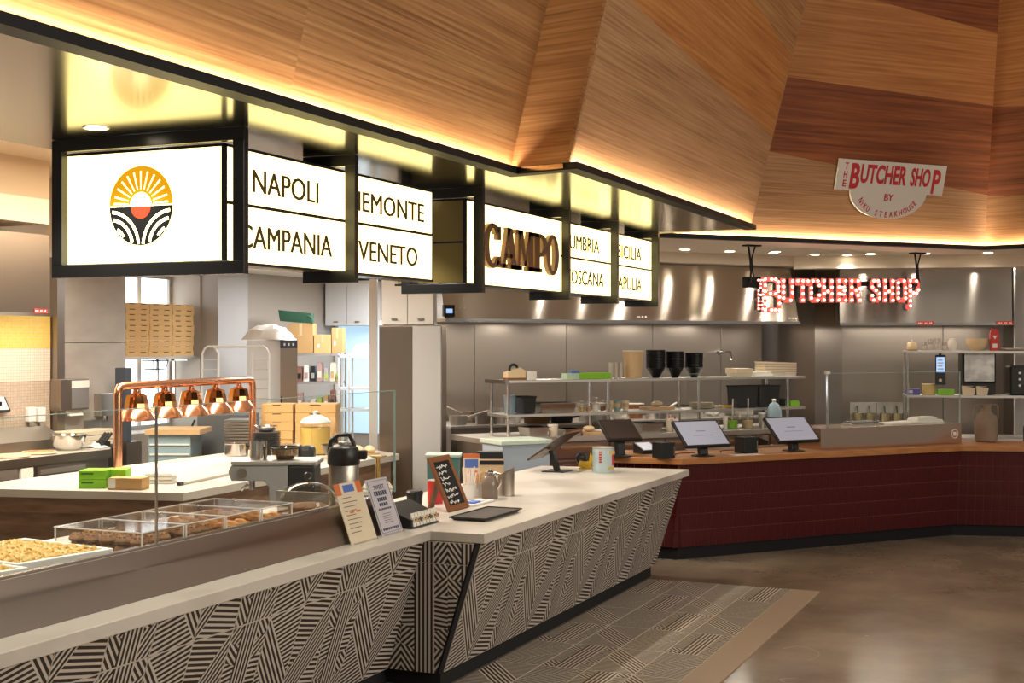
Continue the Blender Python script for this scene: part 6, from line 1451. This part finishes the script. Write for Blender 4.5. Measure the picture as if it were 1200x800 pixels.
# dispensers on the concrete wall
def wallbox(name, label, cat, px0, px1, py0, py1, dep, m_, x=-9.955):
    a, b2 = y_at(px0, x+dep), y_at(px1, x+dep); t = thing(name, label, cat, (x, a, zy(py1, x+dep, (a+b2)/2)), math.pi/2); W = b2-a; H = (py1-py0)/FPX*(FY.x*x+FY.y*(a+b2)/2)
    return t, W, H
t, W, H = wallbox('paper_towel_dispenser', 'steel paper towel dispenser with white label on the concrete wall', 'dispenser', 84, 104, 444, 480, .14, M_STEELD)
part('body', B().bx(-.16,W,-.14,0,0,H), M_STEELD, t, bevel=.004); part('front_cover', B().bx(0,W-.005,-.146,-.14,.02,H*.7), M_STEELR, t); part('label_sheet', B().bx(.0,W,-.147,-.14,H*.72,H*.95), M_PAPER, t); part('towel', B().hexa([(0,-.12,-.06),(W*.8,-.12,-.06),(W*.8,-.09,-.06),(0,-.09,-.06),(.0,-.08,.0),(W*.8,-.08,.0),(W*.8,-.05,.0),(0,-.05,.0)]), M_PAPER, t)
t, W, H = wallbox('soap_dispenser', 'small steel dispenser right of the paper towels', 'dispenser', 119, 132, 461, 487, .1, M_STEELR)
part('body', B().bx(0,W,-.1,0,0,H), M_STEELR, t, bevel=.004); part('spout', B().lathe([(.03,-.06),(.04,0)], 12, (W*.6,-.06,0)), M_CHROME, t, True)
sk = thing('hand_sink', 'steel wall basin under the dispensers', 'sink', (-9.955, y_at(116,-9.8), .85), math.pi/2); part('basin', B().bx(-.06,.2,-.3,0,0,.16), M_STEELR, sk, bevel=.01); part('splashback', B().bx(-.06,.2,-.02,0,.16,.3), M_STEELR, sk)
# window shelf and pizza boxes
xs = -10.03; ya, yb2 = 12.195, 13.595; zs = zy(417.5, xs, (ya+yb2)/2)
sh = thing('box_shelf', 'steel shelf across the bright window carrying pizza boxes', 'shelf', (-10.2, ya, zs-.03)); part('shelf_board', B().bx(-.13,.2,0,yb2-ya,0,.03), M_STEELR, sh)
for k in (.12, yb2-ya-.1, (yb2-ya)*.7): part('bracket', B().bx(-.12,-.09,k-.012,k+.012,-.5,0).bx(-.12,.1,k-.012,k+.012,-.03,0), M_STEELR, sh)
yc0, yc1 = y_at(146, xs), y_at(226.5, xs); hh = (zy(354, xs, yc0)-zs-.002)/10; wcol = (yc1-yc0)/3
PB = {}
for r in range(10):
    sh_ = random.uniform(0,.02)
    for c in range(3):
        w_ = wcol-.008; t = thing('pizza_box', 'flat kraft pizza box in the stack on the window shelf', 'box', (xs-.0+random.uniform(-.006,.006), yc0+c*wcol+.004+sh_, zs+.001+r*hh), math.pi/2, 'pizza boxes on the window shelf')
        if not PB:
            PB['c'] = B().bx(0,w_,-.0,.24,0,hh-.0006).mesh('carton', M_CARD2)
            PB['f'] = B().bx(.01,w_-.01,-.002,0,hh*.15,hh*.7).mesh('front_flap', M_CARD2); PB['s'] = B().bx(-.045,.045,-.003,.0,hh*.72,hh*.86).mesh('slot', M_DARKSLOT)
        link('carton', PB['c'], t); link('front_flap', PB['f'], t); link('slot', PB['s'], t, (w_*.27,0,0)); link('slot', PB['s'], t, (w_*.76,0,0))
t = thing('wire_basket', 'black wire basket hanging below the window shelf', 'basket', (-10.15, y_at(182,-10.15), zs-.151), math.pi/2)
part('rim', B().tube([(-.14,-.08,.1),(.14,-.08,.1),(.14,.08,.1),(-.14,.08,.1)], .006, 6, closed=True), M_BLACK, t); part('floor_ring', B().tube([(-.11,-.06,0),(.11,-.06,0),(.11,.06,0),(-.11,.06,0)], .006, 6, closed=True), M_BLACK, t)
for sx in (-1,1):
    for sy in (-1,1): part('wire', B().tube([(sx*.11,sy*.06,0),(sx*.14,sy*.08,.1),(sx*.13,sy*.06,.12)], .005, 6), M_BLACK, t)
t = thing('dough_press', 'tall dark appliance in front of the window left edge', 'appliance', (-9.6, y_at(149,-9.6)-.02, .915), math.pi/2); pz_ = zy(430,-9.6,12.2)-.915
part('body', B().bx(0,.1,0,.15,0,pz_), mat('slate_blue', (.06,.075,.10), .5), t, bevel=.01); part('tray', B().bx(-.02,.2,-.1,.1,pz_*.5,pz_*.55), mat('slate_blue', (.06,.075,.10), .5), t); part('stand', B().bx(-.05,.2,-.05,.2,-.915,0), M_STEELD, t)
# low fridge and grey cabinet beyond the island
p = Pd(200, 400, 13.6); t = thing('low_refrigerator', 'low glass fronted cooler with wooden top beyond the island', 'cooler', (p.x,p.y,0), YAW); zt_ = CH+(400-503)/FPX*13.6
part('cabinet', B().bx(-.22,.2,0,.5,.08,zt_-.05), mat('pale_teal_enamel', (.3,.42,.46), .4), t); part('wood_top', B().bx(-.25,.3,-.04,.52,zt_-.05,zt_), M_WOODL, t)
for k in range(5): part('shelf_bar', B().bx(-.21,.19,-.012,0,zt_-.16-k*.1,zt_-.145-k*.1), M_WHITE, t)
part('plinth', B().bx(-.2,.18,.03,.48,0,.08), M_BLACKM, t)
p = Pd(262, 400, 14.3); t = thing('grey_cabinet', 'dark grey equipment cabinet behind the heat lamps', 'cabinet', (p.x,p.y,0), YAW); zt_ = CH+(400-486)/FPX*14.3
part('body', B().bx(-.28,.28,0,.5,.05,zt_), mat('slate_grey', (.11,.115,.12), .5), t, bevel=.005); part('cable', B().tube([(-.3,-.02,zt_-.05),(-.33,-.03,zt_-.12),(-.31,-.03,zt_-.2),(-.26,-.02,zt_-.16)], .012, 8), M_BLACKP, t, True); part('plinth', B().bx(-.26,.26,.02,.48,0,.05), M_BLACKM, t)
# sheet pan rack
p = Pd(276, 400, 15.2); t = thing('sheet_pan_rack', 'tall white sheet pan rack in front of the grey column', 'rack', (p.x,p.y,0), YAW); kx = 15.2/FPX; zt_ = CH-6*kx
for s_ in (-1, 1):
    x0, x1 = sorted((s_*39*kx, s_*20*kx))
    fr_ = part('side_frame', B().tube([(x0,0,.1),(x0,0,zt_-.08),(x0+.03,0,zt_-.02),(x0+.06,0,zt_),(x1-.06,0,zt_),(x1-.03,0,zt_-.02),(x1,0,zt_-.08),(x1,0,.1)], .013, 8), M_FRIDGE, t, True)
    for k in range(15): part('rung', B().bx(x0,x1,-.006,.006,.25+k*.11,.262+k*.11), M_STEELR, fr_)
part('top_rail', B().tube([(-39*kx+.06,0,zt_),(39*kx-.06,0,zt_)], .013, 8), M_FRIDGE, t, True); part('base_rail', B().bx(-39*kx,39*kx,-.015,.015,.08,.11), M_FRIDGE, t)
part('sheet_pan', B().bx(-.18,.18,-.02,.3,.85,.87), M_STEELR, t); part('sheet_pan', B().bx(-.18,.18,-.02,.3,1.18,1.2), M_STEELR, t)
for s_ in (-1, 1): part('caster', B().lathe([(.001,-.02),(.04,-.02),(.04,.02),(.001,.02)], 12, (s_*38*kx,0,.04)), M_BLACKP, t)
# proofing cabinet, flour sack
p = Pd(309, 400, 15.9); t = thing('proofing_cabinet', 'white proofing cabinet with steel door under a flour sack', 'cabinet', (p.x,p.y,0), YAW+.2); kx = 15.9/FPX; zt_ = CH+2*kx
part('body', B().bx(-19*kx,38*kx,0,.5,.12,zt_), M_FRIDGE, t, bevel=.005)
d = part('door', B().bx(19*kx,39*kx,-.03,0,.14,zt_-.1), M_STEEL, t, bevel=.004); part('handle', B().bx(19.5*kx,21*kx,-.07,-.03,1.1,1.35), M_BLACK, d)
cpn = part('control_panel', B().bx(19*kx,39*kx,-.03,0,zt_-.1,zt_-.005), mat('panel_navy', (.05,.06,.09), .4), t)
for k in range(3): part('button', B().bx((23+5*k)*kx,(25+5*k)*kx,-.034,-.03,zt_-.07,zt_-.04), M_PAPER, cpn)
part('leg', B().bx(-18*kx,-15*kx,.05,.1,0,.12), M_BLACK, t); part('leg', B().bx(34*kx,37*kx,.05,.1,0,.12), M_BLACK, t)
def lumpy(name, label, cat, loc, rz, W, D, H, m_, seed):
    rs = random.Random(seed); t = thing(name, label, cat, loc, rz); b = B(); n = 12
    vs = [((i/(n-1)-.5)*W, (j/(n-1)-.5)*D, H*max(0, (1-abs(i/(n-1)*2-1)**3.0)*(1-abs(j/(n-1)*2-1)**3.0))**.5*(.85+.25*rs.random())) for j in range(n) for i in range(n)]
    b.add(vs, [(j*n+i, j*n+i+1, (j+1)*n+i+1, (j+1)*n+i) for j in range(n-1) for i in range(n-1)]); part('sack', b, m_, t, True)
    part('tied_end', B().lathe([(.03,0),(.05,.04),(.02,.08)], 8, (W*.42,-D*.2,0)), m_, t, True); return t
lumpy('flour_sack', 'white flour sack slumped on the proofing cabinet', 'sack', tuple((p+Vector((FY.x,FY.y,0))*.22+Vector((RX.x,RX.y,0))*.02).xy)+(zt_+.001,), YAW-.3, .52, .4, .17, M_SACK, 2)
# storage rack with cartons
p = Pd(368, 400, 17.2); kx = 17.2/FPX; t = thing('wire_storage_rack', 'wire storage rack packed with supplies under brown cartons', 'rack', (p.x,p.y,0), YAW); zr = CH-14*kx
for z in (zr, zr-.36, zr-.72, zr-1.1):
    s_ = part('wire_shelf', B().bx(-32*kx,32*kx,0,.012,z-.03,z).bx(-32*kx,32*kx,.44,.452,z-.03,z), M_STEELR, t)
    for k in range(12): part('wire', B().bx(-32*kx+k*63*kx/11,-32*kx+k*63*kx/11+.008,0,.45,z-.012,z-.004), M_STEELR, s_)
for x in (-32*kx, 32*kx):
    for y in (.0, .44): part('post', B().lathe([(.014,0),(.014,zr+.02)], 8, (x,y,0)), M_STEELR, t, True)
def rk(px, z, label, name, cat): q = p+Vector((RX.x,RX.y,0))*((px-368)*kx)+Vector((FY.x,FY.y,0))*.06; return thing(name, label, cat, (q.x,q.y,z+.001), YAW)
def carton(px0, px1, h, z, label, m_=M_CARD, dy=.3):
    t = rk(px0, z, label, 'cardboard_carton', 'carton'); W = (px1-px0)*kx; part('carton', B().bx(0,W,0,dy,0,h), m_, t, bevel=.003); part('tape', B().bx(W*.44,W*.56,-.001,dy,h,h+.001).bx(W*.44,W*.56,-.001,0,h*.6,h), M_CARDL, t); part('label_sheet', B().bx(W*.2,W*.34,-.001,0,h*.3,h*.5), M_PAPER, t)
carton(337, 366, 35*kx, zr, 'large brown carton at the left of the rack top'); carton(367, 387, 22*kx, zr, 'medium brown carton in the middle of the rack top', M_CARD2); carton(388, 401, 30*kx, zr, 'narrow upright brown carton at the right of the rack top')
t = rk(362, zr+35.2*kx, 'dark green plastic crate tipped over the brown cartons', 'green_crate', 'crate'); t.location += Vector((-RX.x, -RX.y, 0))*.18
M_DKG = mat('bottle_green', (.03,.11,.06), .4); part('crate', B().hexa([(-.2,0,.03),(.2,0,0),(.2,.25,0),(-.2,.25,.03),(-.22,-.02,.17),(.2,-.02,.13),(.2,.27,.13),(-.22,.27,.17)]), M_DKG, t, bevel=.006); part('rib', B().bx(-.1,.1,-.012,0,.05,.065), M_DKG, t); part('handle', B().tube([(.16,-.01,.1),(.22,-.02,.06),(.22,-.02,.0)], .012, 8), M_DKG, t, True)
rs = random.Random(11)
ms = [M_CARD, mat('rust_pack', (.3,.12,.08), .6), M_PAPER, M_BLACKP, mat('pink_pack', (.5,.3,.27), .6), M_STEELR, M_CREAM, mat('lime_pack', (.4,.5,.05), .6)]
nm = ['brown','rust red','white','black','pinkish','metallic','cream','lime']
for r, z in enumerate((zr-.36, zr-.72)):
    px = 338.; c = 0
    while px < 396:
        w_ = rs.uniform(7.3,8.6); k = (c+r*3) % 8; h = rs.uniform(.12,.27)
        t = rk(px, z, '%s supply pack on the %s shelf of the wire storage rack' % (nm[k], ('upper','lower')[r]), 'supply_pack', 'packet'); W = w_*kx-.012
        part('pack', B().hexa([(0,0,0),(W,0,0),(W,.2,0),(0,.2,0),(.01,.02,h),(W-.01,.02,h),(W-.01,.18,h),(.01,.18,h)]), ms[k], t, bevel=.004); part('label_sheet', B().hexa([(W*.2,-.004,h*.2),(W*.8,-.004,h*.2),(W*.8,0.02,h*.2),(W*.2,.02,h*.2),(W*.2,.006,h*.55),(W*.8,.006,h*.55),(W*.8,.03,h*.55),(W*.2,.03,h*.55)]), ms[(k+2)%8], t); px += w_; c += 1
# white shelf unit before the frosted window
p = Pd(418, 400, 16.6); kx = 16.6/FPX; t = thing('white_shelf_unit', 'white open shelf unit before the frosted blue window', 'shelf unit', (p.x,p.y,0), YAW)
for py in (416, 454, 479): part('shelf', B().bx(-22*kx,17*kx,0,.4,CH+(400-py)*kx-.03,CH+(400-py)*kx), M_FRIDGE, t)
for x in (-21*kx, -9*kx, 16*kx):
    for y in (0.0,.36): part('post', B().bx(x-.012,x+.012,y,y+.025,0,CH-14*kx), M_FRIDGE, t)
q = p+Vector((FY.x,FY.y,0))*.2+Vector((RX.x,RX.y,0))*.06; lumpy('white_sack', 'white sack slumped on top of the white shelf unit', 'sack', (q.x,q.y,CH-16*kx+.001), YAW, .28, .3, .13, M_SACK, 4)
